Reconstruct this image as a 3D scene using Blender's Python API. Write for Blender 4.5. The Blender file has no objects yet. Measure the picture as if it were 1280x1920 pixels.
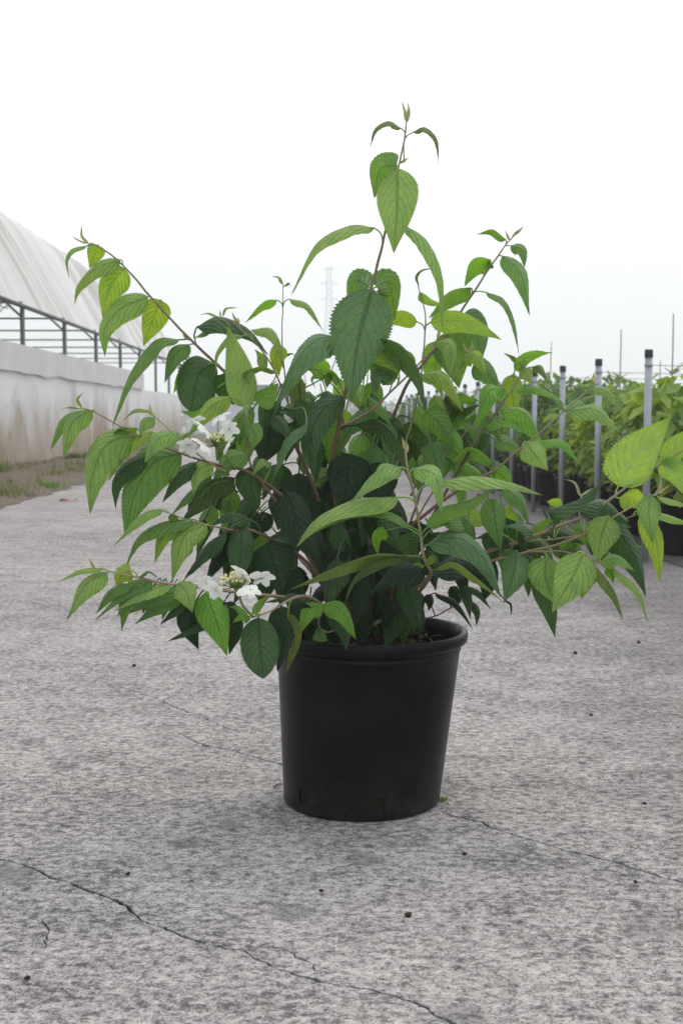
import bpy, bmesh, math, random
from mathutils import Vector, Matrix, noise
from mathutils.geometry import delaunay_2d_cdt
R = math.radians
rnd = random.Random(7)
scene = bpy.context.scene
C = scene.collection

# ------------------------------------------------------------------ camera
F, W, H = 2460.0, 1280.0, 1920.0
HORIZON = 775.0
CAMZ = 0.75
TILT = math.atan((H / 2 - HORIZON) / F)
cam = bpy.data.cameras.new('camera')
cam.sensor_fit = 'VERTICAL'; cam.sensor_height = 36.0
cam.lens = F / H * 36.0
cam.clip_start = 0.05; cam.clip_end = 6000
cam.dof.use_dof = True; cam.dof.focus_distance = 2.32; cam.dof.aperture_fstop = 10.5
camo = bpy.data.objects.new('camera', cam); C.objects.link(camo)
camo.location = (0, 0, CAMZ); camo.rotation_euler = (R(90) - TILT, 0, 0)
scene.camera = camo

# ------------------------------------------------------------------ sky and sun
SUN_EL, SUN_AZ = R(58), R(35)       # azimuth from +Y towards +X (behind the plant, to the right)
world = bpy.data.worlds.new('World'); scene.world = world; world.use_nodes = True
nt = world.node_tree; nt.nodes.clear()
def wn(t, **k):
    n = nt.nodes.new(t)
    for a, b in k.items(): setattr(n, a, b)
    return n
out = wn('ShaderNodeOutputWorld')
sky = wn('ShaderNodeTexSky', sky_type='NISHITA', sun_disc=False)
sky.sun_elevation = SUN_EL; sky.sun_rotation = SUN_AZ
sky.air_density = 1.0; sky.dust_density = 4.0; sky.ozone_density = 1.0
bg1 = wn('ShaderNodeBackground'); bg1.inputs['Strength'].default_value = 0.05
nt.links.new(sky.outputs[0], bg1.inputs['Color'])
# a closed white cloud deck in front of that sky: brighter overhead than at the horizon
tc = wn('ShaderNodeTexCoord'); sx = wn('ShaderNodeSeparateXYZ')
nt.links.new(tc.outputs['Generated'], sx.inputs[0])
ramp = wn('ShaderNodeValToRGB')
e = ramp.color_ramp.elements
e[0].position = 0.0; e[0].color = (0.90, 1.03, 1.18, 1)
e[1].position = 1.0; e[1].color = (1.38, 1.38, 1.38, 1)
m = ramp.color_ramp.elements.new(0.09); m.color = (1.03, 1.11, 1.20, 1)
m = ramp.color_ramp.elements.new(0.18); m.color = (1.17, 1.19, 1.21, 1)
nt.links.new(sx.outputs['Z'], ramp.inputs[0])
bg2 = wn('ShaderNodeBackground'); bg2.inputs['Strength'].default_value = 0.88
nt.links.new(ramp.outputs[0], bg2.inputs['Color'])
add = wn('ShaderNodeAddShader')
nt.links.new(bg1.outputs[0], add.inputs[0]); nt.links.new(bg2.outputs[0], add.inputs[1])
nt.links.new(add.outputs[0], out.inputs['Surface'])
sun = bpy.data.lights.new('sun', 'SUN'); sun.energy = 0.9; sun.angle = R(35); sun.color = (1.0, 0.97, 0.92)
suno = bpy.data.objects.new('sun', sun); C.objects.link(suno)
sd = Vector((math.sin(SUN_AZ) * math.cos(SUN_EL), math.cos(SUN_AZ) * math.cos(SUN_EL), math.sin(SUN_EL)))
suno.rotation_euler = sd.to_track_quat('Z', 'Y').to_euler(); suno.location = (3, 5, 8)
vs = scene.view_settings
vs.view_transform = 'Standard'; vs.look = 'None'; vs.gamma = 1.0; vs.use_curve_mapping = False
vs.exposure = 0.16
scene.cycles.volume_bounces = 2

# ------------------------------------------------------------------ helpers
CAMP = Vector((0, 0, CAMZ))
FWD = Vector((0, math.cos(TILT), -math.sin(TILT))); UP = Vector((0, math.sin(TILT), math.cos(TILT))); RT = Vector((1, 0, 0))
def ray(x, y):
    return FWD + RT * ((x - W / 2) / F) + UP * ((H / 2 - y) / F)
def at_y(x, y, Y):
    d = ray(x, y); return CAMP + d * (Y / d.y)
def at_ground(x, y, z=0.0):
    d = ray(x, y); return CAMP + d * ((z - CAMZ) / d.z)
VPX = (585 - 640) / F
def lane(lat, D, z=0.0):           # a place along the yard: lateral metres from the vanishing line, metres ahead
    return Vector((VPX * D + lat, D, z))

def tag(o, label=None, cat=None, group=None, kind=None):
    if label: o['label'] = label
    if cat: o['category'] = cat
    if group: o['group'] = group
    if kind: o['kind'] = kind
    return o
def empty(name, loc=(0, 0, 0)):
    o = bpy.data.objects.new(name, None); o.empty_display_size = 0.05
    o.location = loc; C.objects.link(o); return o
def link(name, me, parent=None, mat=None):
    o = bpy.data.objects.new(name, me); C.objects.link(o)
    if mat and not me.materials: me.materials.append(mat)
    if parent:
        o.parent = parent
        o.matrix_parent_inverse = Matrix.Translation(-parent.location) if parent.type == 'EMPTY' else Matrix.Identity(4)
    return o

class MB:
    def __init__(s): s.v = []; s.f = []; s.mi = []; s.uv = None
    def add(s, vs_, fs, mi=0):
        b = len(s.v); s.v += [tuple(p) for p in vs_]
        for f in fs: s.f.append(tuple(i + b for i in f)); s.mi.append(mi)
    def box(s, c, d, mi=0, rz=0.0):
        cx, cy, cz = c; hx, hy, hz = d[0] / 2, d[1] / 2, d[2] / 2
        cs, sn = math.cos(rz), math.sin(rz)
        p = [(cx + x * cs - y * sn, cy + x * sn + y * cs, cz + z) for z in (-hz, hz) for (x, y) in ((-hx, -hy), (hx, -hy), (hx, hy), (-hx, hy))]
        s.add(p, [(3, 2, 1, 0), (4, 5, 6, 7), (0, 1, 5, 4), (1, 2, 6, 5), (2, 3, 7, 6), (3, 0, 4, 7)], mi)
    def tube(s, pts, rads, n=8, mi=0, cap=True):
        pts = [Vector(p) for p in pts]
        if not isinstance(rads, (list, tuple)): rads = [rads] * len(pts)
        vv = []; ref = None
        for i, p in enumerate(pts):
            t = (pts[min(i + 1, len(pts) - 1)] - pts[max(i - 1, 0)])
            if t.length < 1e-9: t = Vector((0, 0, 1))
            t.normalize()
            if ref is None: ref = t.orthogonal().normalized()
            ref = (ref - t * ref.dot(t))
            if ref.length < 1e-6: ref = t.orthogonal()
            ref.normalize(); b = t.cross(ref)
            for k in range(n):
                a = 2 * math.pi * k / n
                vv.append(p + (ref * math.cos(a) + b * math.sin(a)) * rads[i])
        ff = []
        for i in range(len(pts) - 1):
            for k in range(n):
                ff.append((i * n + k, i * n + (k + 1) % n, (i + 1) * n + (k + 1) % n, (i + 1) * n + k))
        if cap:
            ff.append(tuple(range(n - 1, -1, -1))); ff.append(tuple((len(pts) - 1) * n + k for k in range(n)))
        s.add(vv, ff, mi)
    def lathe(s, prof, c=(0, 0, 0), n=32, mi=0):
        vv = [(c[0] + r * math.cos(2 * math.pi * k / n), c[1] + r * math.sin(2 * math.pi * k / n), c[2] + z) for (r, z) in prof for k in range(n)]
        ff = [(i * n + k, i * n + (k + 1) % n, (i + 1) * n + (k + 1) % n, (i + 1) * n + k) for i in range(len(prof) - 1) for k in range(n)]
        s.add(vv, ff, mi)
    def mesh(s, name, smooth=False, mats=()):
        me = bpy.data.meshes.new(name); me.from_pydata(s.v, [], s.f)
        for m_ in mats: me.materials.append(m_)
        me.polygons.foreach_set('material_index', s.mi)
        if smooth: me.polygons.foreach_set('use_smooth', [True] * len(s.f))
        me.update(); return me

def catmull(pts, n):
    P = [Vector(p) for p in pts]
    P = [P[0] * 2 - P[1]] + P + [P[-1] * 2 - P[-2]]
    o = []
    segs = len(P) - 3
    for i in range(n + 1):
        u = i / n * segs; k = min(int(u), segs - 1); t = u - k
        a, b, c, d = P[k:k + 4]
        o.append(0.5 * ((2 * b) + (c - a) * t + (2 * a - 5 * b + 4 * c - d) * t * t + (3 * b - a - 3 * c + d) * t ** 3))
    return o
def resample(pts, n):
    L = [0.0]
    for a, b in zip(pts, pts[1:]): L.append(L[-1] + (b - a).length)
    o = []; k = 0
    for i in range(n + 1):
        s = L[-1] * i / n
        while k < len(pts) - 2 and L[k + 1] < s: k += 1
        dl = L[k + 1] - L[k]
        o.append(pts[k].lerp(pts[k + 1], (s - L[k]) / dl if dl > 1e-9 else 0))
    return o

# ------------------------------------------------------------------ materials
class NM:
    def __init__(s, name):
        s.m = bpy.data.materials.new(name); s.m.use_nodes = True; s.t = s.m.node_tree; s.t.nodes.clear()
        s.out = s.n('ShaderNodeOutputMaterial')
    def n(s, t, ins=None, **k):
        x = s.t.nodes.new(t)
        for a, b in k.items(): setattr(x, a, b)
        for a, b in (ins or {}).items():
            if isinstance(b, bpy.types.NodeSocket): s.t.links.new(b, x.inputs[a])
            else: x.inputs[a].default_value = b
        return x
    def math(s, op, a, b=0.0, c=None):
        i = {0: a, 1: b}
        if c is not None: i[2] = c
        return s.n('ShaderNodeMath', i, operation=op).outputs[0]
    def mix(s, f, a, b, blend='MIX'):
        x = s.n('ShaderNodeMix', None, data_type='RGBA', blend_type=blend)
        for k, v in ((0, f), (6, a), (7, b)):
            if isinstance(v, bpy.types.NodeSocket): s.t.links.new(v, x.inputs[k])
            else: x.inputs[k].default_value = v if k == 0 else (tuple(v) + (1,) if len(v) == 3 else v)
        return x.outputs[2]
    def ramp(s, f, *st):
        x = s.n('ShaderNodeValToRGB', {0: f}); e = x.color_ramp.elements
        while len(e) < len(st): e.new(0.5)
        for i, (p, c) in enumerate(st):
            e[i].position = p
            if isinstance(c, (int, float)): c = (c, c, c)
            e[i].color = tuple(c) + (1,)
        return x.outputs[0]
    def noise(s, scale, detail=3, rough=0.55, vec=None, dist=0.0):
        i = {'Scale': scale, 'Detail': detail, 'Roughness': rough, 'Distortion': dist}
        if vec is not None: i['Vector'] = vec
        return s.n('ShaderNodeTexNoise', i).outputs[0]
    def obj(s): return s.n('ShaderNodeTexCoord').outputs['Object']
    def pos(s): return s.n('ShaderNodeNewGeometry').outputs['Position']
    def bump(s, h, strength, dist=0.01):
        return s.n('ShaderNodeBump', {'Height': h, 'Strength': strength, 'Distance': dist}).outputs[0]
    def pbr(s, col, rough=0.6, normal=None, metal=0.0, spec=0.5):
        i = {'Base Color': col if isinstance(col, bpy.types.NodeSocket) else tuple(col) + (1,), 'Roughness': rough, 'Metallic': metal, 'Specular IOR Level': spec}
        if normal is not None: i['Normal'] = normal
        return s.n('ShaderNodeBsdfPrincipled', i).outputs[0]
    def done(s, sh): s.t.links.new(sh, s.out.inputs['Surface']); return s.m

def simple(name, col, rough=0.6, var=0.25, scale=20.0, bump=0.15, metal=0.0, spec=0.5):
    k = NM(name); p = k.pos(); n1 = k.noise(scale, 4, 0.6, p)
    c = k.mix(n1, tuple(x * (1 - var) for x in col), tuple(min(1, x * (1 + var)) for x in col))
    return k.done(k.pbr(c, rough, k.bump(n1, bump, 0.004), metal, spec))

def mat_leaf():
    k = NM('leaf_green')
    uv = k.n('ShaderNodeUVMap', uv_map='UVMap').outputs[0]
    s = k.n('ShaderNodeSeparateXYZ', {0: uv}); u, v = s.outputs[0], s.outputs[1]
    a = k.math('ABSOLUTE', k.math('MULTIPLY_ADD', v, 2.0, -1.0))
    ph = k.math('SUBTRACT', k.math('MULTIPLY', k.math('POWER', u, 0.9), 8.0), k.math('MULTIPLY', k.math('POWER', a, 1.15), 2.7))
    wob = k.noise(70, 3, 0.6, k.pos())
    ph = k.math('ADD', ph, k.math('MULTIPLY_ADD', wob, 0.9, -0.45))
    fr = k.math('FRACT', k.math('ADD', ph, 10.0))
    d = k.math('ABSOLUTE', k.math('MULTIPLY_ADD', fr, 2.0, -1.0))      # 1 on a side vein
    side = k.n('ShaderNodeMapRange', {0: d, 1: 0.80, 2: 0.99, 3: 0.0, 4: 1.0}, interpolation_type='SMOOTHSTEP').outputs[0]
    mid = k.n('ShaderNodeMapRange', {0: a, 1: 0.03, 2: 0.085, 3: 1.0, 4: 0.0}, interpolation_type='SMOOTHSTEP').outputs[0]
    vein = k.math('MAXIMUM', k.math('MULTIPLY', side, 0.8), mid)
    oi = k.n('ShaderNodeObjectInfo'); oc = oi.outputs['Color']
    p = k.pos()
    blot = k.noise(38, 4, 0.6, p); fine = k.noise(420, 3, 0.6, p)
    base = k.mix(k.ramp(blot, (0.3, 0), (0.75, 1)), k.mix(1.0, oc, (0.80, 0.86, 0.86), 'MULTIPLY'), k.mix(1.0, oc, (1.22, 1.13, 0.95), 'MULTIPLY'))
    edge = k.n('ShaderNodeMapRange', {0: a, 1: 0.86, 2: 1.0, 3: 0.0, 4: 0.5}).outputs[0]
    front = k.mix(edge, base, k.mix(1.0, base, (1.45, 1.2, 0.8), 'MULTIPLY'))
    front = k.mix(k.math('MULTIPLY', vein, 0.74), front, k.mix(1.0, front, (0.42, 0.42, 0.42), 'MULTIPLY'))
    bl = k.math('MULTIPLY', k.ramp(k.noise(55, 4, 0.6, k.n('ShaderNodeVectorMath', {0: p, 1: (7.3, 1.1, 4.2)}, operation='ADD').outputs[0]), (0.70, 0), (0.74, 0.7)), 1.0)
    front = k.mix(bl, front, (0.16, 0.11, 0.04))
    back = k.mix(0.42, base, (0.20, 0.29, 0.10))
    back = k.mix(k.math('MULTIPLY', vein, 0.7), back, (0.40, 0.46, 0.24))
    bf = k.n('ShaderNodeNewGeometry').outputs['Backfacing']
    col = k.mix(bf, front, back)
    wr = k.n('ShaderNodeTexVoronoi', {'Vector': p, 'Scale': 260.0}, feature='SMOOTH_F1').outputs['Distance']
    hgt = k.math('ADD', k.math('MULTIPLY', k.math('SUBTRACT', 1.0, k.math('POWER', d, 2.0)), 0.75), k.math('ADD', k.math('MULTIPLY', fine, 0.35), k.math('MULTIPLY', wr, -0.5)))
    hgt = k.math('SUBTRACT', hgt, k.math('MULTIPLY', mid, 0.8))
    nb = k.bump(hgt, 0.8, 0.0030)
    pb = k.pbr(col, 0.47, nb, 0.0, 0.32)
    pb.node.inputs['Sheen Weight'].default_value = 0.10; pb.node.inputs['Sheen Roughness'].default_value = 0.45
    tcol = k.mix(1.0, k.mix(k.math('MULTIPLY', vein, 0.35), base, k.mix(1.0, base, (0.6, 0.6, 0.5), 'MULTIPLY')), (1.55, 1.55, 0.5), 'MULTIPLY')
    tr = k.n('ShaderNodeBsdfTranslucent', {'Color': tcol, 'Normal': nb}).outputs[0]
    mx = k.n('ShaderNodeMixShader', {0: 0.40, 1: pb, 2: tr}).outputs[0]
    return k.done(mx)

def mat_stem():
    k = NM('stem_bark'); oc = k.n('ShaderNodeObjectInfo').outputs['Color']; p = k.pos()
    oc = k.mix(k.n('ShaderNodeAttribute', attribute_name='young').outputs['Fac'], oc, (0.30, 0.265, 0.175))
    n1 = k.noise(160, 4, 0.65, p)
    c = k.mix(n1, k.mix(1.0, oc, (0.7, 0.66, 0.62), 'MULTIPLY'), k.mix(1.0, oc, (1.3, 1.3, 1.3), 'MULTIPLY'))
    return k.done(k.pbr(c, 0.65, k.bump(n1, 0.4, 0.002), 0, 0.3))

def mat_concrete():
    k = NM('worn_concrete'); p = k.pos()
    st = k.n('ShaderNodeMapping', {'Vector': p, 'Scale': (0.8, 1.0, 1.0), 'Rotation': (0, 0, R(8))}).outputs[0]
    big = k.noise(0.9, 4, 0.6, p)
    mid = k.noise(9, 5, 0.62, st, 0.3)
    blot = k.noise(64, 5, 0.68, st, 0.3)
    fine = k.noise(210, 5, 0.76, p)
    grain = k.n('ShaderNodeTexVoronoi', {'Vector': p, 'Scale': 420.0}).outputs['Distance']
    f = k.math('ADD', k.math('MULTIPLY', blot, 0.64), k.math('ADD', k.math('MULTIPLY', mid, 0.22), k.math('ADD', k.math('MULTIPLY', big, 0.16), k.math('MULTIPLY', fine, 0.52))))
    c = k.ramp(f, (0.622, (0.052, 0.050, 0.049)), (0.702, (0.130, 0.125, 0.122)), (0.762, (0.280, 0.267, 0.260)), (0.885, (0.462, 0.444, 0.434)))
    # sharp dark pits and lichen specks of several sizes
    for sc_, lo_, am_ in ((120, .595, .66), (260, .595, .6), (58, .615, .5), (27, .65, .35)):
        c = k.mix(k.ramp(k.noise(sc_, 3, 0.62, p, 0.25), (lo_, 0), (lo_ + .025, am_)), c, (0.055, 0.052, 0.053))
    # pale exposed sand and a few small brown chips
    c = k.mix(k.ramp(fine, (0.62, 0), (0.74, 0.4)), c, (0.50, 0.485, 0.46))
    chips = k.n('ShaderNodeTexVoronoi', {'Vector': p, 'Scale': 34.0, 'Randomness': 1.0})
    cd = k.math('LESS_THAN', chips.outputs['Distance'], 0.10)
    sel = k.n('ShaderNodeSeparateColor', {0: chips.outputs['Color']})
    cd = k.math('MULTIPLY', cd, k.math('GREATER_THAN', sel.outputs[0], 0.72))
    c = k.mix(k.math('MULTIPLY', cd, 0.7), c, k.mix(sel.outputs[1], (0.13, 0.10, 0.085), (0.23, 0.19, 0.15)))
    # old oil and damp spots with soft ragged rims
    wp = k.n('ShaderNodeVectorMath', {0: p, 1: k.n('ShaderNodeVectorMath', {0: k.n('ShaderNodeTexNoise', {'Vector': p, 'Scale': 30.0, 'Detail': 4.0}).outputs['Color'], 'Scale': 0.05}, operation='SCALE').outputs[0]}, operation='ADD').outputs[0]
    sp = k.n('ShaderNodeTexVoronoi', {'Vector': wp, 'Scale': 4.2, 'Randomness': 1.0})
    ss = k.n('ShaderNodeSeparateColor', {0: sp.outputs['Color']})
    rad = k.math('MULTIPLY', k.math('POWER', ss.outputs[0], 2.5), 0.21)
    sm = k.n('ShaderNodeMapRange', {0: k.math('SUBTRACT', sp.outputs['Distance'], rad), 1: -0.02, 2: 0.03, 3: 0.30, 4: 0.0}).outputs[0]
    c = k.mix(sm, c, (0.15, 0.145, 0.142))
    wob = k.noise(55, 5, 0.7, p)
    for sx_, sy_, r_ in ((352, 1581, .036), (686, 1612, .034), (122, 1437, .030), (545, 1712, .036), (20, 1640, .05), (430, 1548, .03), (860, 1900, .03), (180, 1330, .03), (985, 1588, .02), (60, 1390, .03), (330, 1445, .025)):
        q_ = at_ground(sx_, sy_)
        dd_ = k.n('ShaderNodeVectorMath', {0: p, 1: (q_.x, q_.y, 0.0)}, operation='DISTANCE').outputs['Value']
        m_ = k.n('ShaderNodeMapRange', {0: k.math('ADD', dd_, k.math('MULTIPLY_ADD', wob, .05, -.025)), 1: r_ * .75, 2: r_ * 1.1, 3: 0.45, 4: 0.0}).outputs[0]
        c = k.mix(m_, c, (0.075, 0.072, 0.073))
    h = k.math('ADD', k.math('MULTIPLY', blot, 0.6), k.math('ADD', k.math('MULTIPLY', fine, 0.5), k.math('MULTIPLY', grain, 0.25)))
    # soil tracked out of the nursery bed dirties the slab beside it
    xyz = k.n('ShaderNodeSeparateXYZ', {0: p})
    lat = k.math('SUBTRACT', xyz.outputs[0], k.math('MULTIPLY', xyz.outputs[1], VPX))
    lat = k.math('ADD', lat, k.math('MULTIPLY_ADD', k.noise(1.7, 4, 0.6, p), 1.4, -0.7))
    lm = k.n('ShaderNodeMapRange', {0: lat, 1: 0.35, 2: 1.5, 3: 0.0, 4: 0.85}, interpolation_type='SMOOTHSTEP').outputs[0]
    c = k.mix(lm, c, k.mix(1.0, c, (0.42, 0.41, 0.42), 'MULTIPLY'))
    # grooves of the cracks hold dark silt
    z = k.n('ShaderNodeSeparateXYZ', {0: p}).outputs[2]
    gr = k.n('ShaderNodeMapRange', {0: z, 1: -0.0035, 2: -0.0006, 3: 1.0, 4: 0.0}).outputs[0]
    c = k.mix(gr, c, (0.035, 0.031, 0.027))
    return k.done(k.pbr(c, 0.88, k.bump(h, 0.55, 0.004), 0, 0.25))

def mat_soil(name, a, b, scale=60):
    k = NM(name); p = k.pos(); n1 = k.noise(scale, 6, 0.7, p); n2 = k.noise(scale * 0.12, 3, 0.6, p)
    c = k.mix(k.ramp(n1, (0.35, 0), (0.68, 1)), a, b)
    c = k.mix(k.ramp(n2, (0.4, 0), (0.7, 0.5)), c, (0.08, 0.095, 0.03) if name == 'weedy_dirt' else b)
    return k.done(k.pbr(c, 0.95, k.bump(n1, 0.8, 0.02), 0, 0.2))

def mat_pot():
    k = NM('black_pot_plastic'); p = k.obj()
    n1 = k.noise(14, 4, 0.6, p); n2 = k.noise(260, 3, 0.7, p)
    z = k.n('ShaderNodeSeparateXYZ', {0: p}).outputs[2]
    low = k.n('ShaderNodeMapRange', {0: z, 1: 0.0, 2: 0.13, 3: 1.0, 4: 0.25}).outputs[0]
    spots = k.math('MULTIPLY', k.ramp(n2, (0.63, 0), (0.70, 1)), low)
    c = k.mix(n1, (0.0026, 0.0031, 0.0038), (0.0044, 0.0049, 0.0058))
    c = k.mix(k.math('MULTIPLY', spots, 0.5), c, (0.10, 0.09, 0.075))
    dust = k.math('MULTIPLY', k.math('MULTIPLY', low, k.ramp(k.noise(9, 6, 0.7, p), (0.42, 0), (0.66, 1))), 0.22)
    c = k.mix(dust, c, (0.11, 0.10, 0.09))
    rg = k.math('MULTIPLY_ADD', n1, 0.12, 0.27)
    return k.done(k.pbr(c, rg, k.bump(n2, 0.06, 0.002), 0, 0.13))

def mat_plastic_sheet(name, col, streak, wall=False):
    k = NM(name); p = k.pos()
    if wall:
        mp = k.n('ShaderNodeMapping', {'Vector': p, 'Scale': (1.0, 1.0, 0.55)}).outputs[0]
        n1 = k.noise(0.9, 6, 0.6, mp, 0.8); n2 = k.noise(0.8, 4, 0.6, p)
        z = k.n('ShaderNodeSeparateXYZ', {0: p}).outputs[2]
        # splash dirt and algae: ragged upper limit, patchy
        zz = k.math('ADD', z, k.math('MULTIPLY_ADD', n1, -2.2, 1.15))
        dirt = k.n('ShaderNodeMapRange', {0: zz, 1: 0.25, 2: 1.35, 3: 1.0, 4: 0.0}, interpolation_type='SMOOTHSTEP').outputs[0]
        c = k.mix(k.math('MULTIPLY', dirt, k.ramp(n2, (0.3, 0.6), (0.6, 1.0))), col, (0.33, 0.255, 0.175))
        c = k.mix(k.math('MULTIPLY', k.ramp(k.noise(3.2, 4, 0.6, p), (0.55, 0), (0.7, 1)), k.math('MULTIPLY', dirt, 0.5)), c, (0.22, 0.20, 0.12))
        nb = k.bump(n1, 0.2, 0.05)
    else:
        # run-off streaks down the roof (the sheet's own dirt), coordinates run along the hoops
        uv = k.n('ShaderNodeUVMap', uv_map='UVMap').outputs[0]
        mp = k.n('ShaderNodeMapping', {'Vector': uv, 'Scale': (1.0, 0.09, 1.0)}).outputs[0]
        n1 = k.noise(0.75, 5, 0.66, mp, 0.2); n2 = k.noise(5, 4, 0.6, mp)
        f = k.math('MULTIPLY_ADD', n1, 0.75, k.math('MULTIPLY', n2, 0.25))
        c = k.ramp(f, (0.42, streak), (0.50, tuple(x * .88 for x in col)), (0.58, col))
        nb = k.bump(n2, 0.12, 0.03)
    pb = k.pbr(c, 0.5, nb, 0, 0.3)
    tr = k.n('ShaderNodeBsdfTranslucent', {'Color': c}).outputs[0]
    return k.done(k.n('ShaderNodeMixShader', {0: 0.3 if not wall else 0.2, 1: pb, 2: tr}).outputs[0])

def mat_foliage():
    k = NM('background_foliage'); oc = k.n('ShaderNodeObjectInfo').outputs['Color']
    at = k.n('ShaderNodeAttribute', attribute_name='shade').outputs['Fac']
    c = k.mix(at, k.mix(1.0, oc, (0.55, 0.62, 0.7), 'MULTIPLY'), k.mix(1.0, oc, (1.45, 1.3, 1.0), 'MULTIPLY'))
    pb = k.pbr(c, 0.5, None, 0, 0.35)
    tr = k.n('ShaderNodeBsdfTranslucent', {'Color': k.mix(1.0, c, (1.6, 1.6, 0.5), 'MULTIPLY')}).outputs[0]
    return k.done(k.n('ShaderNodeMixShader', {0: 0.38, 1: pb, 2: tr}).outputs[0])

def mat_petal():
    k = NM('white_petal'); p = k.pos(); n1 = k.noise(200, 3, 0.5, p)
    c = k.mix(n1, (0.74, 0.77, 0.74), (0.86, 0.88, 0.85))
    pb = k.pbr(c, 0.6, k.bump(n1, 0.2, 0.001), 0, 0.25)
    tr = k.n('ShaderNodeBsdfTranslucent', {'Color': (0.8, 0.82, 0.78, 1)}).outputs[0]
    return k.done(k.n('ShaderNodeMixShader', {0: 0.35, 1: pb, 2: tr}).outputs[0])

M = dict(
    leaf=mat_leaf(), stem=mat_stem(), concrete=mat_concrete(), pot=mat_pot(),
    soil=mat_soil('dark_potting_soil', (0.007, 0.006, 0.005), (0.034, 0.025, 0.018), 140),
    rootball=mat_soil('mossy_root_ball', (0.004, 0.0045, 0.003), (0.028, 0.031, 0.016), 70),
    straw=simple('dry_fibre', (0.075, 0.052, 0.032), 0.9, 0.5, 80),
    dirt=mat_soil('weedy_dirt', (0.085, 0.066, 0.052), (0.19, 0.155, 0.12), 22),
    field=mat_soil('field_soil', (0.06, 0.075, 0.03), (0.12, 0.13, 0.06), 0.6),
    fabric=simple('black_ground_fabric', (0.030, 0.029, 0.030), 0.85, 0.4, 30),
    roof=mat_plastic_sheet('greenhouse_film', (0.80, 0.80, 0.79), (0.48, 0.47, 0.41)),
    wall=mat_plastic_sheet('greenhouse_side_sheet', (0.74, 0.75, 0.77), None, True),
    band=simple('greyed_side_screen', (0.52, 0.515, 0.51), 0.7, 0.18, 2.0),
    darksteel=simple('weathered_steel', (0.085, 0.092, 0.094), 0.6, 0.3, 10, 0.1, 0.2),
    galv=simple('galvanised_steel', (0.30, 0.325, 0.36), 0.5, 0.2, 30, 0.08, 0.35),
    cap=simple('black_plastic_cap', (0.012, 0.012, 0.013), 0.5, 0.2, 20),
    cane=simple('bamboo_cane', (0.33, 0.25, 0.18), 0.7, 0.3, 40),
    white=simple('white_painted_metal', (0.70, 0.72, 0.74), 0.5, 0.08, 2.0, 0.05),
    foliage=mat_foliage(), petal=mat_petal(),
    bud=simple('cream_flower_bud', (0.60, 0.58, 0.30), 0.6, 0.2, 300),
    dryleaf=simple('dry_orange_leaf', (0.36, 0.13, 0.06), 0.8, 0.3, 60),
    pylon=simple('pylon_steel', (0.45, 0.50, 0.55), 0.6, 0.1, 0.2),
    clod=mat_soil('soil_crumb', (0.018, 0.013, 0.010), (0.06, 0.045, 0.033), 200),
)

# ------------------------------------------------------------------ ground: one sheet to the horizon, the yard, dirt strip, fabric
g = MB(); S = 640.0
g.add([(-S, -S, -0.03), (S, -S, -0.03), (S, S, -0.03), (-S, S, -0.03)], [(0, 1, 2, 3)])
tag(link('ground', g.mesh('ground'), None, M['field']), kind='structure')

CRACKS = [
    ([(-60, 1600), (0, 1611), (45, 1620), (100, 1645), (165, 1668), (225, 1690), (262, 1722), (320, 1745), (395, 1773), (450, 1781), (520, 1815), (600, 1840), (668, 1852), (745, 1868), (800, 1890), (850, 1920), (930, 1965)], 0.0042, 0.008),
    ([(818, 1517), (845, 1528), (905, 1543), (940, 1560), (975, 1567), (1050, 1592), (1130, 1611), (1190, 1628), (1240, 1645), (1300, 1660), (1400, 1690)], 0.0030, 0.007),
    ([(190, 1277), (240, 1292), (290, 1308), (328, 1325), (372, 1342), (420, 1362), (465, 1378)], 0.0022, 0.005),
    ([(330, 1372), (380, 1396), (440, 1408), (480, 1420), (530, 1434), (560, 1440)], 0.0028, 0.006),
    ([(450, 1780), (490, 1776), (530, 1782), (570, 1800), (612, 1835)], 0.0018, 0.005),
    ([(840, 1322), (880, 1332), (930, 1345), (962, 1352)], 0.0020, 0.005),
    ([(1040, 1358), (1080, 1366), (1140, 1380), (1170, 1390)], 0.0018, 0.004),
    ([(845, 1410), (880, 1420), (930, 1432)], 0.0018, 0.004),
    ([(80, 1720), (92, 1745), (84, 1775)], 0.0025, 0.004),
]
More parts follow.
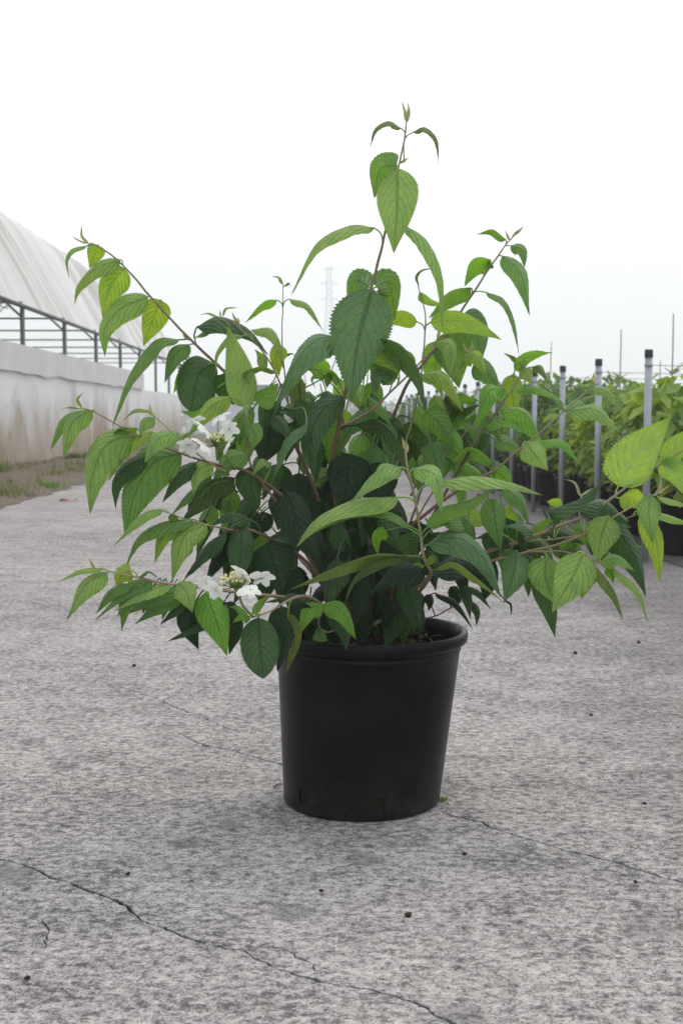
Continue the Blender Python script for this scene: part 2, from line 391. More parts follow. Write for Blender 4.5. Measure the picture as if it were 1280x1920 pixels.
def build_yard():
    verts, edges, zs, polys = [], [], [], []
    x0, x1, y0, y1 = -16.0, 30.0, -6.0, 75.0
    for p in ((x0, y0), (x1, y0), (x1, y1), (x0, y1)): verts.append(Vector(p)); zs.append(0.0)
    edges += [(0, 1), (1, 2), (2, 3), (3, 0)]
    for pix, wd, dep in CRACKS:
        pts = [at_ground(x, y) for x, y in pix]; pts = [Vector((p.x, p.y)) for p in pts]
        L = sum((b - a).length for a, b in zip(pts, pts[1:])); n = max(8, int(L / 0.011))
        P3 = resample([Vector((p.x, p.y, 0)) for p in pts], n)
        c = []
        for i, p in enumerate(P3):
            q = p + Vector((noise.noise(p * 30) * 0.007 + rnd.uniform(-1, 1) * 0.0022, noise.noise(p * 30 + Vector((9, 0, 0))) * 0.007 + rnd.uniform(-1, 1) * 0.0022, 0)); c.append(q)
        lft, rgt, mid = [], [], []
        for i in range(n + 1):
            t = (c[min(i + 1, n)] - c[max(i - 1, 0)]).normalized(); pr = Vector((-t.y, t.x, 0))
            w = (2.1 if wd > .004 else 3.3) * wd * rnd.uniform(0.35, 1.25) * min(1, i / 4 + .1, (n - i) / 4 + .1) * (0.55 + 0.9 * abs(noise.noise(c[i] * 9)))
            lft.append(c[i] + pr * w * rnd.uniform(.4, .7)); rgt.append(c[i] - pr * w * rnd.uniform(.4, .7)); mid.append(c[i])
        for arr, z in ((lft, 0.0), (mid, -dep), (rgt, 0.0)):
            b = len(verts)
            for i, q in enumerate(arr):
                verts.append(Vector((q.x, q.y))); zs.append(z if 0 < i < n else 0.0)
            edges += [(b + i, b + i + 1) for i in range(n)]
    vo, eo, fo, ov, oe, of_ = delaunay_2d_cdt(verts, edges, [], 1, 1e-6)
    co = []
    for i, v in enumerate(vo):
        z = zs[ov[i][0]] if ov[i] else 0.0
        co.append((v.x, v.y, z))
    me = bpy.data.meshes.new('yard'); me.from_pydata(co, [], [tuple(f) for f in fo]); me.update()
    bm = bmesh.new(); bm.from_mesh(me); bmesh.ops.recalc_face_normals(bm, faces=bm.faces)
    if sum(f.normal.z for f in bm.faces) < 0: bmesh.ops.reverse_faces(bm, faces=bm.faces)
    bm.to_mesh(me); bm.free()
    tag(link('concrete_pavement', me, None, M['concrete']), kind='structure')
build_yard()

def strip_sheet(name, lat0, lat1, D0, D1, nl, nd, mat, hfun, edge=0.0):
    mb = MB(); vv = []
    for j in range(nd + 1):
        D = D0 * (D1 / D0) ** (j / nd)
        for i in range(nl + 1):
            t = i / nl; l = lat0 + (lat1 - lat0) * t
            p = lane(l, D)
            if i in (0, nl) and edge: p.x += noise.noise(p * 2.3) * edge + noise.noise(p * 9) * edge * .35
            p.z = hfun(t, p); vv.append(p)
    ff = [(j * (nl + 1) + i, j * (nl + 1) + i + 1, (j + 1) * (nl + 1) + i + 1, (j + 1) * (nl + 1) + i) for j in range(nd) for i in range(nl)]
    mb.add(vv, ff); return tag(link(name, mb.mesh(name, True), None, mat), kind='structure')
def dirt_h(t, p):
    e = min(1.0, (1 - t) * 5)
    return 0.004 + e * (0.035 + 0.045 * (noise.fractal(p * 2.1, 1.0, 2.0, 4) + .4) + 0.03 * noise.noise(p * 7))
strip_sheet('dirt_strip', -4.05, -2.44, 2.0, 44.0, 22, 220, M['dirt'], dirt_h, 0.10)
strip_sheet('ground_fabric', 1.80, 9.0, 4.2, 60.0, 6, 90, M['fabric'], lambda t, p: 0.004 + 0.006 * max(0, noise.noise(p * 4)) * (0 < t), 0.03)

# weeds and grass on the dirt strip
def blade(mb, sh, base, h, lean, w, shade):
    a = rnd.uniform(0, 6.28); d = Vector((math.cos(a), math.sin(a), 0)); s = Vector((-d.y, d.x, 0)) * w
    m1 = base + d * lean * .4 + Vector((0, 0, h * .65)); tip = base + d * lean + Vector((0, 0, h))
    mb.add([base - s, base + s, m1 + s * .8, m1 - s * .8, tip], [(0, 1, 2, 3), (3, 2, 4)]); sh += [shade, shade]
def set_shade(me, sh):
    at = me.attributes.new('shade', 'FLOAT', 'FACE'); at.data.foreach_set('value', sh)
mb = MB(); sh = []
for _ in range(420):
    D = 8.5 * (30 / 8.5) ** rnd.random(); l = rnd.choice((rnd.uniform(-4.0, -3.6), rnd.uniform(-4.0, -2.5), rnd.uniform(-2.9, -2.46)))
    if noise.noise(Vector((l * 1.4, D * .5, 3))) < -0.08: continue
    c = lane(l, D); hh = rnd.uniform(0.02, 0.07) * (1.7 if rnd.random() < .12 else 1)
    for _ in range(rnd.randint(8, 26)):
        b = c + Vector((rnd.gauss(0, .06), rnd.gauss(0, .09), 0)); t = (b.x - VPX * b.y + 4.05) / 1.61
        if t > 0.99: continue
        b.z = dirt_h(max(0, t), b) - 0.004
        blade(mb, sh, b, hh * rnd.uniform(.6, 1.5), hh * rnd.uniform(.1, .8), rnd.uniform(.002, .005), rnd.random())
me = mb.mesh('weeds'); set_shade(me, sh)
o = tag(link('weeds', me, None, M['foliage']), 'low grass and weeds growing on the dirt strip beside the greenhouse', 'weeds', kind='stuff'); o.color = (0.10, 0.13, 0.035, 1)

def weed_clump(px, py, h, n, label, col):
    c = at_ground(px, py); mb = MB(); sh = []
    t = (c.x - VPX * c.y + 4.05) / 1.61
    c.z = dirt_h(t, c) - 0.01 if 0 <= t <= 1 else 0.0
    for _ in range(n):
        b = c + Vector((rnd.gauss(0, .07), rnd.gauss(0, .07), 0))
        blade(mb, sh, b, h * rnd.uniform(.5, 1.2), h * rnd.uniform(.1, .6), rnd.uniform(.005, .011), rnd.random())
    me = mb.mesh('weed_clump'); set_shade(me, sh)
    o = tag(link('weed_clump', me, None, M['foliage']), label, 'weed'); o.color = col
weed_clump(90, 918, 0.075, 90, 'bright green grass tuft at the edge of the concrete', (0.12, 0.24, 0.035, 1))
weed_clump(57, 868, 0.16, 34, 'tall pale weed standing against the greenhouse wall', (0.15, 0.22, 0.07, 1))
weed_clump(-4, 896, 0.20, 60, 'dense green weed clump at the foot of the greenhouse wall', (0.09, 0.18, 0.04, 1))
weed_clump(140, 868, 0.13, 120, 'dark low weed patch below the stained wall sheet', (0.06, 0.09, 0.035, 1))

# ------------------------------------------------------------------ greenhouse
def build_greenhouse():
    LW = -4.0
    PD = [2.8 + 3.1 * i for i in range(13)]; D0, D1 = PD[0], PD[-1] + 0.6
    root = tag(empty('greenhouse', lane(LW, D0)), 'long white film greenhouse with an open side gap and stained lower wall', 'greenhouse')
    arch = [(0, 2.22), (.14, 2.48), (.28, 2.74), (.43, 3.01), (.58, 3.28), (.74, 3.56), (.92, 3.84), (1.15, 4.08), (1.5, 4.27), (2.05, 4.46), (2.7, 4.60), (3.3, 4.66)]
    arch = arch + [(6.6 - a, z) for a, z in reversed(arch[:-1])]
    # roof film, sagging a little between hoops
    nd = 140; na = len(arch) - 1; mb = MB(); vv = []; uvs = []
    for j in range(nd + 1):
        D = D0 + (D1 - D0) * j / nd
        ph = ((D - PD[0]) / 3.1) % 1.0
        for i, (a, z) in enumerate(arch):
            sag = 0.022 * math.sin(math.pi * ph) ** 2 * math.sin(math.pi * i / na) + 0.012 * math.sin(D * 5.3)
            p = lane(LW - a - 0.02, D, z + 0.03 - sag); vv.append(p); uvs.append((D, a + z))
    ff = [(j * (na + 1) + i, j * (na + 1) + i + 1, (j + 1) * (na + 1) + i + 1, (j + 1) * (na + 1) + i) for j in range(nd) for i in range(na)]
    mb.add(vv, ff); me = mb.mesh('roof_film', True)
    ul = me.uv_layers.new(name='UVMap')
    for l in me.loops: ul.data[l.index].uv = uvs[l.vertex_index]
    link('roof_film', me, root, M['roof'])
    hoopm = MB()
    for D in PD:
        h = MB(); h.tube([lane(LW - a + .10 * (1 if a < 3.3 else -1) * (1 if 0 < a < 6.6 else 0) * -1.4, D, z - .15) for a, z in arch], 0.02, 6)
        link('hoop', h.mesh('hoop', True), root, M['galv'])
        for side in (0, -6.6):
            h = MB(); h.tube([lane(LW + side, D, 0.0), lane(LW + side, D, 2.24)], 0.034, 8)
            link('post', h.mesh('post', True), root, M['darksteel'])
        h = MB(); h.tube([lane(LW, D, 2.28), lane(LW - 6.6, D, 2.28)], 0.015, 6); link('tie_bar', h.mesh('tie_bar', True), root, M['darksteel'])
    for l, z, r in ((LW + .02, 2.225, .034), (LW - 6.6, 2.23, .03), (LW - 6.0, 3.10, .018), (LW - 5.3, 3.95, .018), (LW - 3.3, 4.50, .02)):
        h = MB(); h.tube([lane(l, D0, z), lane(l, D1, z)], r, 6); link('rail', h.mesh('rail', True), root, M['darksteel'])
    # lower wall sheets, one per bay, bulging slightly
    for i in range(len(PD) - 1):
        a, b = PD[i], PD[i + 1]; top = 1.66 if b < 32.5 else 1.34
        for side in (0, -6.6):
            mb = MB(); vv = []
            nx, nz = 14, 10; off = .040 if side == 0 else -.040
            for jz in range(nz + 1):
                for jx in range(nx + 1):
                    D = a + (b - a) * jx / nx; z = -0.02 + (top - .02) * jz / nz
                    bul = .03 * math.sin(math.pi * jx / nx) * math.sin(math.pi * jz / nz) * (0.5 + noise.noise(Vector((i * 3.1, side, 1))))
                    rip = .012 * noise.noise(Vector((D * 3, z * 1.2, side)))
                    vv.append(lane(LW + side + off + (bul + rip) * (1 if side == 0 else -1), D, z))
            ff = [(jz * (nx + 1) + jx, jz * (nx + 1) + jx + 1, (jz + 1) * (nx + 1) + jx + 1, (jz + 1) * (nx + 1) + jx) for jz in range(nz) for jx in range(nx)]
            mb.add(vv, ff); link('wall_sheet', mb.mesh('wall_sheet', True), root, M['wall'])
        if b < 33.5:
            bb = min(b, 32.4)
            c = (lane(LW + .125, a, 0) + lane(LW + .125, bb, 0)) / 2
            mb = MB(); vv = []; n = 16
            for j in range(n + 1):
                D = a + (bb - a) * j / n; lo = 1.30 + .045 * noise.noise(Vector((D * .9, 4, 0)))
                for q in (0, 1): vv += [lane(LW + .095 - .010 * q, D, lo), lane(LW + .095 - .010 * q, D, 1.675)]
            ff = []
            for j in range(n):
                k0, k1 = j * 4, j * 4 + 4
                ff += [(k0, k1, k1 + 1, k0 + 1), (k0 + 3, k1 + 3, k1 + 2, k0 + 2), (k0 + 1, k1 + 1, k1 + 3, k0 + 3), (k0 + 2, k1 + 2, k1, k0)]
            mb.add(vv, ff); link('side_screen', mb.mesh('side_screen'), root, M['band'])
    # end frame with white door posts
    for l in (-3.86, -3.62, -3.30):
        h = MB(); h.box(lane(l, D1 + .12, 1.12), (0.09, 0.09, 2.24)); link('door_post', h.mesh('door_post'), root, M['white'])
    h = MB(); h.box(lane(-3.58, D1 + .12, 2.29), (0.66, 0.09, 0.09)); link('door_lintel', h.mesh('door_lintel'), root, M['white'])
build_greenhouse()

# pale shed beyond the greenhouse
def build_shed():
    D = 47.0
    a, b = at_y(352, 800, D), at_y(560, 800, D); zt = at_y(400, 722, D).z
    root = tag(empty('shed', (a.x, D, 0)), 'pale ribbed metal shed standing beyond the end of the greenhouse', 'shed')
    mb = MB(); n = 60; vv = []
    for i in range(n * 4 + 1):
        x = a.x + (b.x - a.x) * i / (n * 4); y = D - (0.05 if i % 4 in (1, 2) else 0)
        vv += [(x, y, 0), (x, y, zt)]
    mb.add(vv, [(2 * i, 2 * i + 2, 2 * i + 3, 2 * i + 1) for i in range(n * 4)])
    link('wall', mb.mesh('front_wall'), root, M['white'])
    mb = MB(); mb.box(((a.x + b.x) / 2, D + 3.05, zt / 2), (b.x - a.x - .1, 6, zt - .02)); link('wall', mb.mesh('side_walls'), root, M['white'])
    mb = MB(); x0, x1 = a.x - .15, b.x + .15
    mb.add([(x0, D - .25, zt), (x1, D - .25, zt), (x1, D + 3, zt + .55), (x0, D + 3, zt + .55), (x0, D + 6.3, zt), (x1, D + 6.3, zt)], [(0, 1, 2, 3), (3, 2, 5, 4), (0, 3, 4), (1, 5, 2)])
    link('roof', mb.mesh('roof'), root, M['band'])
build_shed()

# far trees and pylon
def leaf_cards(mb, sh, c, n, rx, ry, rz, size, down=0.3, hollow=0.35):
    for _ in range(n):
        while True:
            p = Vector((rnd.uniform(-1, 1), rnd.uniform(-1, 1), rnd.uniform(-1, 1)))
            if hollow < p.length < 1: break
        q = c + Vector((p.x * rx, p.y * ry, p.z * rz))
        L = size * rnd.uniform(.6, 1.25); w = L * rnd.uniform(.22, .34)
        a = math.atan2(p.y, p.x) + rnd.gauss(0, .7)
        t = Vector((math.cos(a), math.sin(a), rnd.uniform(-.9, .5) - down)).normalized()
        s = t.cross(Vector((0, 0, 1))); s = (s if s.length > .1 else Vector((1, 0, 0))).normalized()
        nn = s.cross(t); s = (s + nn * rnd.uniform(-.5, .5)).normalized()
        m_ = q + t * L * .4 - nn * L * .03; tip = q + t * L - nn * L * .12
        mb.add([q, m_ - s * w, m_ + nn * w * -.35, m_ + s * w, tip], [(0, 1, 2), (0, 2, 3), (1, 4, 2), (2, 4, 3)])
        v = min(1, max(0, rnd.gauss(.45, .25))); sh += [v] * 4
mb = MB(); sh = []
for i in range(70):
    x = rnd.uniform(-60, 60); y = rnd.uniform(200, 240)
    leaf_cards(mb, sh, Vector((x, y, 1.2)), 60, 2.6, 2.6, rnd.uniform(1.6, 3.2), 1.3)
me = mb.mesh('far_wood'); set_shade(me, sh)
o = tag(link('far_wood', me, None, M['foliage']), 'distant belt of low trees along the horizon behind the yard', 'trees', kind='stuff'); o.color = (.06, .09, .05, 1)

def build_pylon():
    D = 420.0; base = at_y(617, 775, D); base.z = 0; top = at_y(617, 500, D).z
    root = tag(empty('power_pylon', base), 'faint lattice power pylon far away on the horizon', 'pylon')
    def hw(z):
        u = z / top
        return 3.4 * (1 - u / .62) + 1.15 * (u / .62) if u < .62 else 1.15 + (.55 - 1.15) * (u - .62) / .38
    mb = MB()
    for sx_, sy_ in ((-1, -1), (1, -1), (1, 1), (-1, 1)):
        mb.tube([base + Vector((sx_ * hw(z), sy_ * hw(z), z)) for z in (0, top * .3, top * .62, top)], .17, 5)
    link('leg_frame', mb.mesh('leg_frame'), root, M['pylon'])
    mb = MB(); z = 0.0
    while z < top - 1:
        z2 = min(top, z + max(1.6, hw(z) * 1.9))
        for (a1, b1), (a2, b2) in (((-1, -1), (1, -1)), ((1, -1), (1, 1)), ((1, 1), (-1, 1)), ((-1, 1), (-1, -1))):
            p = lambda a, b, q: base + Vector((a * hw(q), b * hw(q), q))
            mb.tube([p(a1, b1, z), p(a2, b2, z2)], .09, 4); mb.tube([p(a2, b2, z), p(a1, b1, z2)], .09, 4)
        z = z2
    link('bracing', mb.mesh('bracing'), root, M['pylon'])
    for yy, half in ((506, 1.9), (533, 3.2), (563, 3.0)):
        z = at_y(617, yy, D).z; mb = MB()
        for s in (-1, 1):
            for o_ in (-.6, .6):
                mb.tube([base + Vector((s * hw(z), o_, z)), base + Vector((s * half, 0, z + .1))], .12, 4)
                mb.tube([base + Vector((s * hw(z), o_, z + 1.0)), base + Vector((s * half, 0, z + .1))], .12, 4)
        link('cross_arm', mb.mesh('cross_arm'), root, M['pylon'])
build_pylon()

# ------------------------------------------------------------------ nursery rows on the right
def pot_mesh(r=0.16, h=0.27, name='pot'):
    mb = MB(); mb.lathe([(0.001, .004), (r * .78, .0), (r * .80, .01), (r * .97, h * .93), (r * 1.04, h * .93), (r * 1.05, h), (r * .97, h), (r * .93, h * .86), (.001, h * .88)], n=28)
    return mb.mesh(name, True, (M['pot'],))
POTM = pot_mesh()
def shrub_meshes(seed, hh, spread, n, size, down):
    global rnd
    keep = rnd; rnd = random.Random(seed)
    st = MB(); mb = MB(); sh = []
    for i in range(6):
        a = rnd.uniform(0, 6.28); rr = rnd.uniform(.2, 1) * spread; zt = hh * rnd.uniform(.7, 1.0)
        tip = Vector((math.cos(a) * rr, math.sin(a) * rr, .27 + zt * .85)); pts = catmull([(0.02 * math.cos(a), .02 * math.sin(a), .2), tip * .45 + Vector((0, 0, .12)), tip], 6)
        st.tube(pts, [.007 - .0008 * j for j in range(7)], 5)
        leaf_cards(mb, sh, tip - Vector((0, 0, .10)), n // 14, spread * .45, spread * .45, .17, size, down, 0.1)
    leaf_cards(mb, sh, Vector((0, 0, .27 + hh * .5)), n - 6 * (n // 14), spread, spread, hh * .52, size, down)
    rnd = keep
    fm = mb.mesh('foliage', False, (M['foliage'],)); set_shade(fm, sh)
    return st.mesh('stem', True, (M['stem'],)), fm
KINDS = []
for kd in ((11, .62, .25, 520, .085, .25), (12, .74, .26, 560, .095, .45), (13, .58, .27, 700, .06, .1), (14, .72, .25, 430, .115, .55)):
    KINDS.append(shrub_meshes(*kd))
GREENS = {'dark': ((.070, .140, .050, 1), 'dark green leafy shrub in a black pot within the nursery rows'),
          'lime': ((.200, .310, .070, 1), 'yellow-green leafy shrub in a black pot within the nursery rows'),
          'mid': ((.120, .220, .065, 1), 'mid green leafy shrub in a black pot within the nursery rows')}
ORD = ('first', 'second', 'third', 'fourth', 'fifth', 'sixth', 'seventh', 'eighth', 'ninth', 'tenth')
def place_shrub(lat, D, k, green, s, label=None):
    p = lane(lat, D); p.z = .008
    col, lab = GREENS[green]
    root = tag(empty('potted_shrub', p), label or lab, 'shrub', None if label else green + ' green potted shrubs in rows')
    a = rnd.uniform(0, 6.28)
    for nm, me, c in (('pot', POTM, (1, 1, 1, 1)), ('stem', KINDS[k][0], (.15, .10, .07, 1)), ('foliage', KINDS[k][1], col)):
        o = bpy.data.objects.new(nm, me); C.objects.link(o); o.parent = root; o.color = c
        if nm != 'pot': o.rotation_euler = (0, 0, a); o.scale = (s, s, s)
        if nm == 'foliage': o['kind'] = 'stuff'
    return root
place_shrub(1.98, 6.95, 3, 'lime', 1.02, 'tall lime green shrub in a black pot beside the first steel post')
for row, lat in enumerate((2.02, 2.52, 3.05, 3.6, 4.2)):
    D = 7.6 + .2 * row if row else 7.62
    q = 1
    while D < 27 - row * 1.5:
        # skip those wholly outside the frame on the right
        if (lane(lat - .3, D).x / D) < 0.275:
            r_ = rnd.random()
            near = D < 10.5
            green = 'lime' if r_ < (.4 if near else .12) else ('mid' if r_ < .55 else 'dark')
            place_shrub(lat + rnd.uniform(-.06, .06), D + rnd.uniform(-.08, .08), rnd.randrange(4), green, rnd.uniform(.85, 1.12) * (1.0 if row < 2 else 1.1),
                        '%s green potted shrub, %s along the front row counted from the tall lime shrub' % ({'dark': 'dark', 'lime': 'yellow', 'mid': 'mid'}[green], ORD[q]) if row == 0 and q < 10 else None)
            q += 1
        D += .52 if D < 14 else .62
# galvanised posts with black caps
pm = MB(); pm.tube([(0, 0, 0), (0, 0, 1.03)], .0185, 12); POSTM = pm.mesh('tube', True, (M['galv'],))
cm = MB(); cm.lathe([(.0215, 0), (.0215, .034), (.019, .040), (.001, .041)], n=14); CAPM = cm.mesh('cap', True, (M['cap'],))
clm = MB(); clm.lathe([(.0186, 0), (.0215, .002), (.0215, .016), (.0186, .018)], n=12); CLM = clm.mesh('clamp', True, (M['galv'],))
posts = []
for i in range(16):
    D = 6.6 + 1.12 * i; p = lane(1.68, D); p.z = .006
    root = tag(empty('steel_post', p), ('galvanised steel post with black cap, %s along the row from the tall lime shrub' % ORD[i]) if i < 8 else 'galvanised steel post with black cap far down the nursery row', 'post', 'steel posts along the nursery rows')
    for nm, me, z in (('tube', POSTM, 0), ('cap', CAPM, 1.022), ('clamp', CLM, .975)):
        o = bpy.data.objects.new(nm, me); C.objects.link(o); o.parent = root; o.location = (0, 0, z)
    root.rotation_euler = (rnd.uniform(-.008, .008), rnd.uniform(-.008, .008), 0)
    posts.append(p)
# wires run across the rows from each post, over the canes
wires_c = []
for i, p in enumerate(posts[:9]):
    mb = MB(); e_ = lane(1.68 + 3.2, p.y + .4, 1.0); q = Vector((p.x, p.y, .99))
    pts = [q.lerp(e_, t / 8) + Vector((0, 0, -.02 * math.sin(math.pi * t / 8))) for t in range(9)]
    mb.tube(pts, .0016, 5)
    tag(link('wire', mb.mesh('wire'), None, M['darksteel']), 'thin steel wire strung from the %s steel post across the potted shrubs' % ORD[i], 'wire', 'wires across the nursery rows')
# bamboo canes
for px, ptop, D, lab in ((1262, 588, 7.9, 'tallest bamboo cane rising from the shrubs beside the first post'), (1164, 618, 8.9, 'bamboo cane tied to the wire between the first two posts'),
                         (1033, 640, 11.6, 'thin bamboo cane standing behind the third post'), (1237, 676, 10.5, 'short bamboo cane just showing above the shrubs'),
                         (899, 690, 17.5, 'distant bamboo cane beside the far capped posts')):
    t = at_y(px, ptop, D); b = Vector((t.x - .012 * D / 8, D, .26))
    mb = MB(); n = 9
    pts = [b.lerp(t, i / n) + Vector((rnd.uniform(-.002, .002), 0, 0)) for i in range(n + 1)]
    mb.tube(pts, [.0058 - .0002 * i for i in range(n + 1)], 7)
    root = tag(empty('bamboo_cane', b), lab, 'cane')
    link('culm', mb.mesh('culm', True), root, M['cane'])
    tz = min(.99, t.z - .1); tb = MB(); u = (tz - b.z) / (t.z - b.z); q = b.lerp(t, u)
    tb.tube([q + Vector((-.045, -.004, .035)), q + Vector((-.012, -.008, .004)), q + Vector((0, -.009, -.006)), q + Vector((.012, -.008, .004)), q + Vector((.05, -.003, .028))], .0028, 5)
    link('tie', tb.mesh('tie', True), root, M['cap'])

# ------------------------------------------------------------------ the big pot
PB = at_ground(677, 1498); PY = PB.y
PPX = PB.y / F
RIMZ = at_y(690, 1180, PY).z
SHEAR = (692 - 677) * PPX / RIMZ
def build_pot():
    n = 120; rb = 148 * PPX; rt = 173 * PPX; hz = RIMZ
    rad = lambda z: rb + (rt - rb) * (z / (hz * .93))
    zs_o = [0.0, .006, .016, .024, .036, .048, .07, .12, .18, .24, hz * .915]
    outer = [(rb * .965, 0.0)] + [(rad(z), z) for z in zs_o[1:-1]] + [(rad(hz * .885), hz * .885), (rad(hz * .89) + .0014, hz * .889), (rad(hz * .90) + .0014, hz * .903), (rad(hz * .908), hz * .907), (rad(hz * .915), hz * .915)]
    rim = [(rad(hz * .915) + .0015, hz * .918), (rad(hz * .94) + .0095, hz * .937), (rad(hz * .94) + .0120, hz * .95), (rad(hz * .94) + .0120, hz * .985), (rad(hz * .94) + .0098, hz), (rad(hz * .94) + .006, hz * 1.004), (rad(hz * .94) + .001, hz * .995)]
    inner = [(rad(z) - .003, z) for z in (hz * .92, .24, .18, .12, .07, .048, .036, .024, .016)] + [(rb * .9, .010), (.001, .010)]
    prof = outer + rim + inner
    slots = []
    for px in (564, 708, 824, 640 + 400, 300, 480):       # slot azimuths: three seen, three round the back
        pass
    mb = bmesh.new(); rings = []
    for (r, z) in prof:
        ring = []
        for k in range(n):
            a = 2 * math.pi * k / n
            dent = 1 + .006 * math.sin(2 * a + .6) * z / hz + .0025 * math.sin(3 * a + 2)
            if z > hz * .9: dent += -.010 * math.exp(-((a - R(8)) / .09) ** 2) * (z / hz)
            ring.append(mb.verts.new((PB.x + SHEAR * z + r * dent * math.cos(a), PB.y + r * dent * math.sin(a), z + .0012 * math.sin(2 * a + 1) * z / hz)))
        rings.append(ring)
    SL = []
    for az in (-142, -84, -8, 45, 100, 160): SL.append(int(round((az % 360) / 360 * n)) % n)
    def in_slot(k): return any((k - s) % n in (0, 1, 2) for s in SL)
    oz = {3: 1, 4: 1}      # outer bands that are cut (z .024-.048)
    lo_o, hi_o = 2, 5
    iz0 = len(outer) + len(rim)
    for i in range(len(prof) - 1):
        cut_o = lo_o <= i < hi_o
        cut_i = (iz0 + 5) <= i < (iz0 + 8)
        for k in range(n):
            if (cut_o or cut_i) and in_slot(k): continue
            mb.faces.new((rings[i][k], rings[i][(k + 1) % n], rings[i + 1][(k + 1) % n], rings[i + 1][k]))
    # slot cheeks
    bot_o, top_o = lo_o, hi_o; top_i, bot_i = iz0 + 5, iz0 + 8
    for s in SL:
        k0, k1 = s, (s + 3) % n
        for k in range(3):
            a, b = (s + k) % n, (s + k + 1) % n
            mb.faces.new((rings[top_o][a], rings[top_i][a], rings[top_i][b], rings[top_o][b]))
            mb.faces.new((rings[bot_o][b], rings[bot_i][b], rings[bot_i][a], rings[bot_o][a]))
        for j in range(3):
            for k in (k0, k1):
                mb.faces.new((rings[bot_o + j][k], rings[bot_o + j + 1][k], rings[bot_i - j - 1][k], rings[bot_i - j][k]))
    bmesh.ops.recalc_face_normals(mb, faces=mb.faces)
    me = bpy.data.meshes.new('plant_pot'); mb.to_mesh(me); mb.free()
    me.polygons.foreach_set('use_smooth', [True] * len(me.polygons))
    o = link('plant_pot', me, None, M['pot'])
    tag(o, 'large round black plastic plant pot standing on the concrete', 'pot')
    md = o.modifiers.new('edge', 'EDGE_SPLIT'); md.split_angle = R(50)
    # soil fill
    sb = MB(); nr, nk = 16, 64; vv = []
    zt = hz * .90
    for i in range(nr + 1):
        r = (rad(zt) - .0045) * i / nr
        for k in range(nk):
            a = 2 * math.pi * k / nk; p = Vector((PB.x + SHEAR * zt + r * math.cos(a), PB.y + r * math.sin(a), 0))
            z = zt + .016 * noise.fractal(p * 22, 1.0, 2.0, 3) + .018 * (1 - i / nr) - .012
            vv.append((p.x, p.y, z))
    sb.add(vv, [(i * nk + k, i * nk + (k + 1) % nk, (i + 1) * nk + (k + 1) % nk, (i + 1) * nk + k) for i in range(nr) for k in range(nk)])
    # core visible through the slots
    core = [(rad(.2) - .006, zt - .03), (rad(.05) - .0045, .06), (rad(.02) - .0045, .0125)]
    cv = [(PB.x + SHEAR * z + r * math.cos(2 * math.pi * k / nk), PB.y + r * math.sin(2 * math.pi * k / nk), z) for r, z in core for k in range(nk)]
    sb.add(cv, [(i * nk + k, i * nk + (k + 1) % nk, (i + 1) * nk + (k + 1) % nk, (i + 1) * nk + k) for i in range(2) for k in range(nk)], 2)
    # bark chips and fibres
    for _ in range(420):
        a = rnd.uniform(0, 6.28); r = (rad(zt) - .012) * math.sqrt(rnd.random())
        p = Vector((PB.x + SHEAR * zt + r * math.cos(a), PB.y + r * math.sin(a), zt + rnd.uniform(-.006, .014)))
        L = rnd.uniform(.005, .022); d = Vector((rnd.gauss(0, 1), rnd.gauss(0, 1), rnd.gauss(0, .35))).normalized()
        sb.tube([p - d * L * .5, p + d * L * .5], rnd.uniform(.0008, .0032), 4, 1 if rnd.random() < .35 else 0)
    me = sb.mesh('potting_soil', False, (M['soil'], M['straw'], M['rootball']))
    tag(link('potting_soil', me), 'dark crumbly potting soil with bark bits filling the black pot', 'soil', kind='stuff')
    return zt
SOILZ = build_pot()

# ------------------------------------------------------------------ the shrub
SH = tag(empty('flowering_shrub', (PB.x + SHEAR * SOILZ, PB.y, SOILZ)), 'large green viburnum with drooping serrated leaves and white flowers in the black pot', 'shrub')
def PX(x, y, d): return at_y(x, y, PY - d)
COL = {'y': (.265, .400, .070), 'l': (.235, .385, .115), 'v': (.160, .360, .050), 'm': (.135, .270, .078), 'g': (.115, .228, .108), 'd': (.050, .112, .048), 'k': (.017, .044, .021), 'o': (.150, .215, .062), 'p': (.46, .47, .36)}  # k and d: dark mature leaves, with the inner crown's shade painted into the colour
WIDTH = [(0, .0), (.02, .34), (.05, .58), (.1, .79), (.17, .94), (.26, 1.0), (.36, .97), (.48, .85), (.6, .68), (.72, .48), (.82, .30), (.9, .165), (.96, .075), (1, .0)]
BLUNT = [(0, .0), (.025, .32), (.07, .58), (.14, .78), (.24, .92), (.36, 1.0), (.52, 1.0), (.66, .90), (.78, .73), (.88, .50), (.94, .30), (.98, .13), (1, .0)]
def prof_at(u, T):
    for (a, x), (b, y) in zip(T, T[1:]):
        if u <= b:
            t = (u - a) / (b - a); return x + (y - x) * t
    return 0.0
BR = {}
EX = {t: (MB(), []) for t in 'kdmvlg'}
nleaf = 0
def branch(bid, pts, r0, r1, col, d_is=True):
    P = [PX(*p) for p in pts]; n = max(20, 12 * len(P))
    c = catmull(P, n)
    pix = catmull([Vector((p[0], p[1], p[2])) for p in pts], n)
    BR[bid] = (pix, c)
    for i in range(1, n): c[i] = c[i] + Vector((noise.noise(c[i] * 25), noise.noise(c[i] * 25 + Vector((5, 5, 5))), noise.noise(c[i] * 25 + Vector((0, 9, 2))))) * .0015
    rads = []
    for i in range(n + 1):
        r = r0 + (r1 - r0) * (i / n) ** .8
        rads.append(r * (1 + .12 * noise.noise(c[i] * 60)))
    rads = [r * .66 for r in rads]
    mb = MB(); mb.tube(c, rads, 8)
    me = mb.mesh('branch', True, (M['stem'],))
    at = me.attributes.new('young', 'FLOAT', 'FACE')
    at.data.foreach_set('value', [min(.85, max(0, (i // 8) / n * 1.5 - .5)) for i in range(n * 8)] + [0, .85])
    o = link('branch', me, SH); o.color = col + (1,)
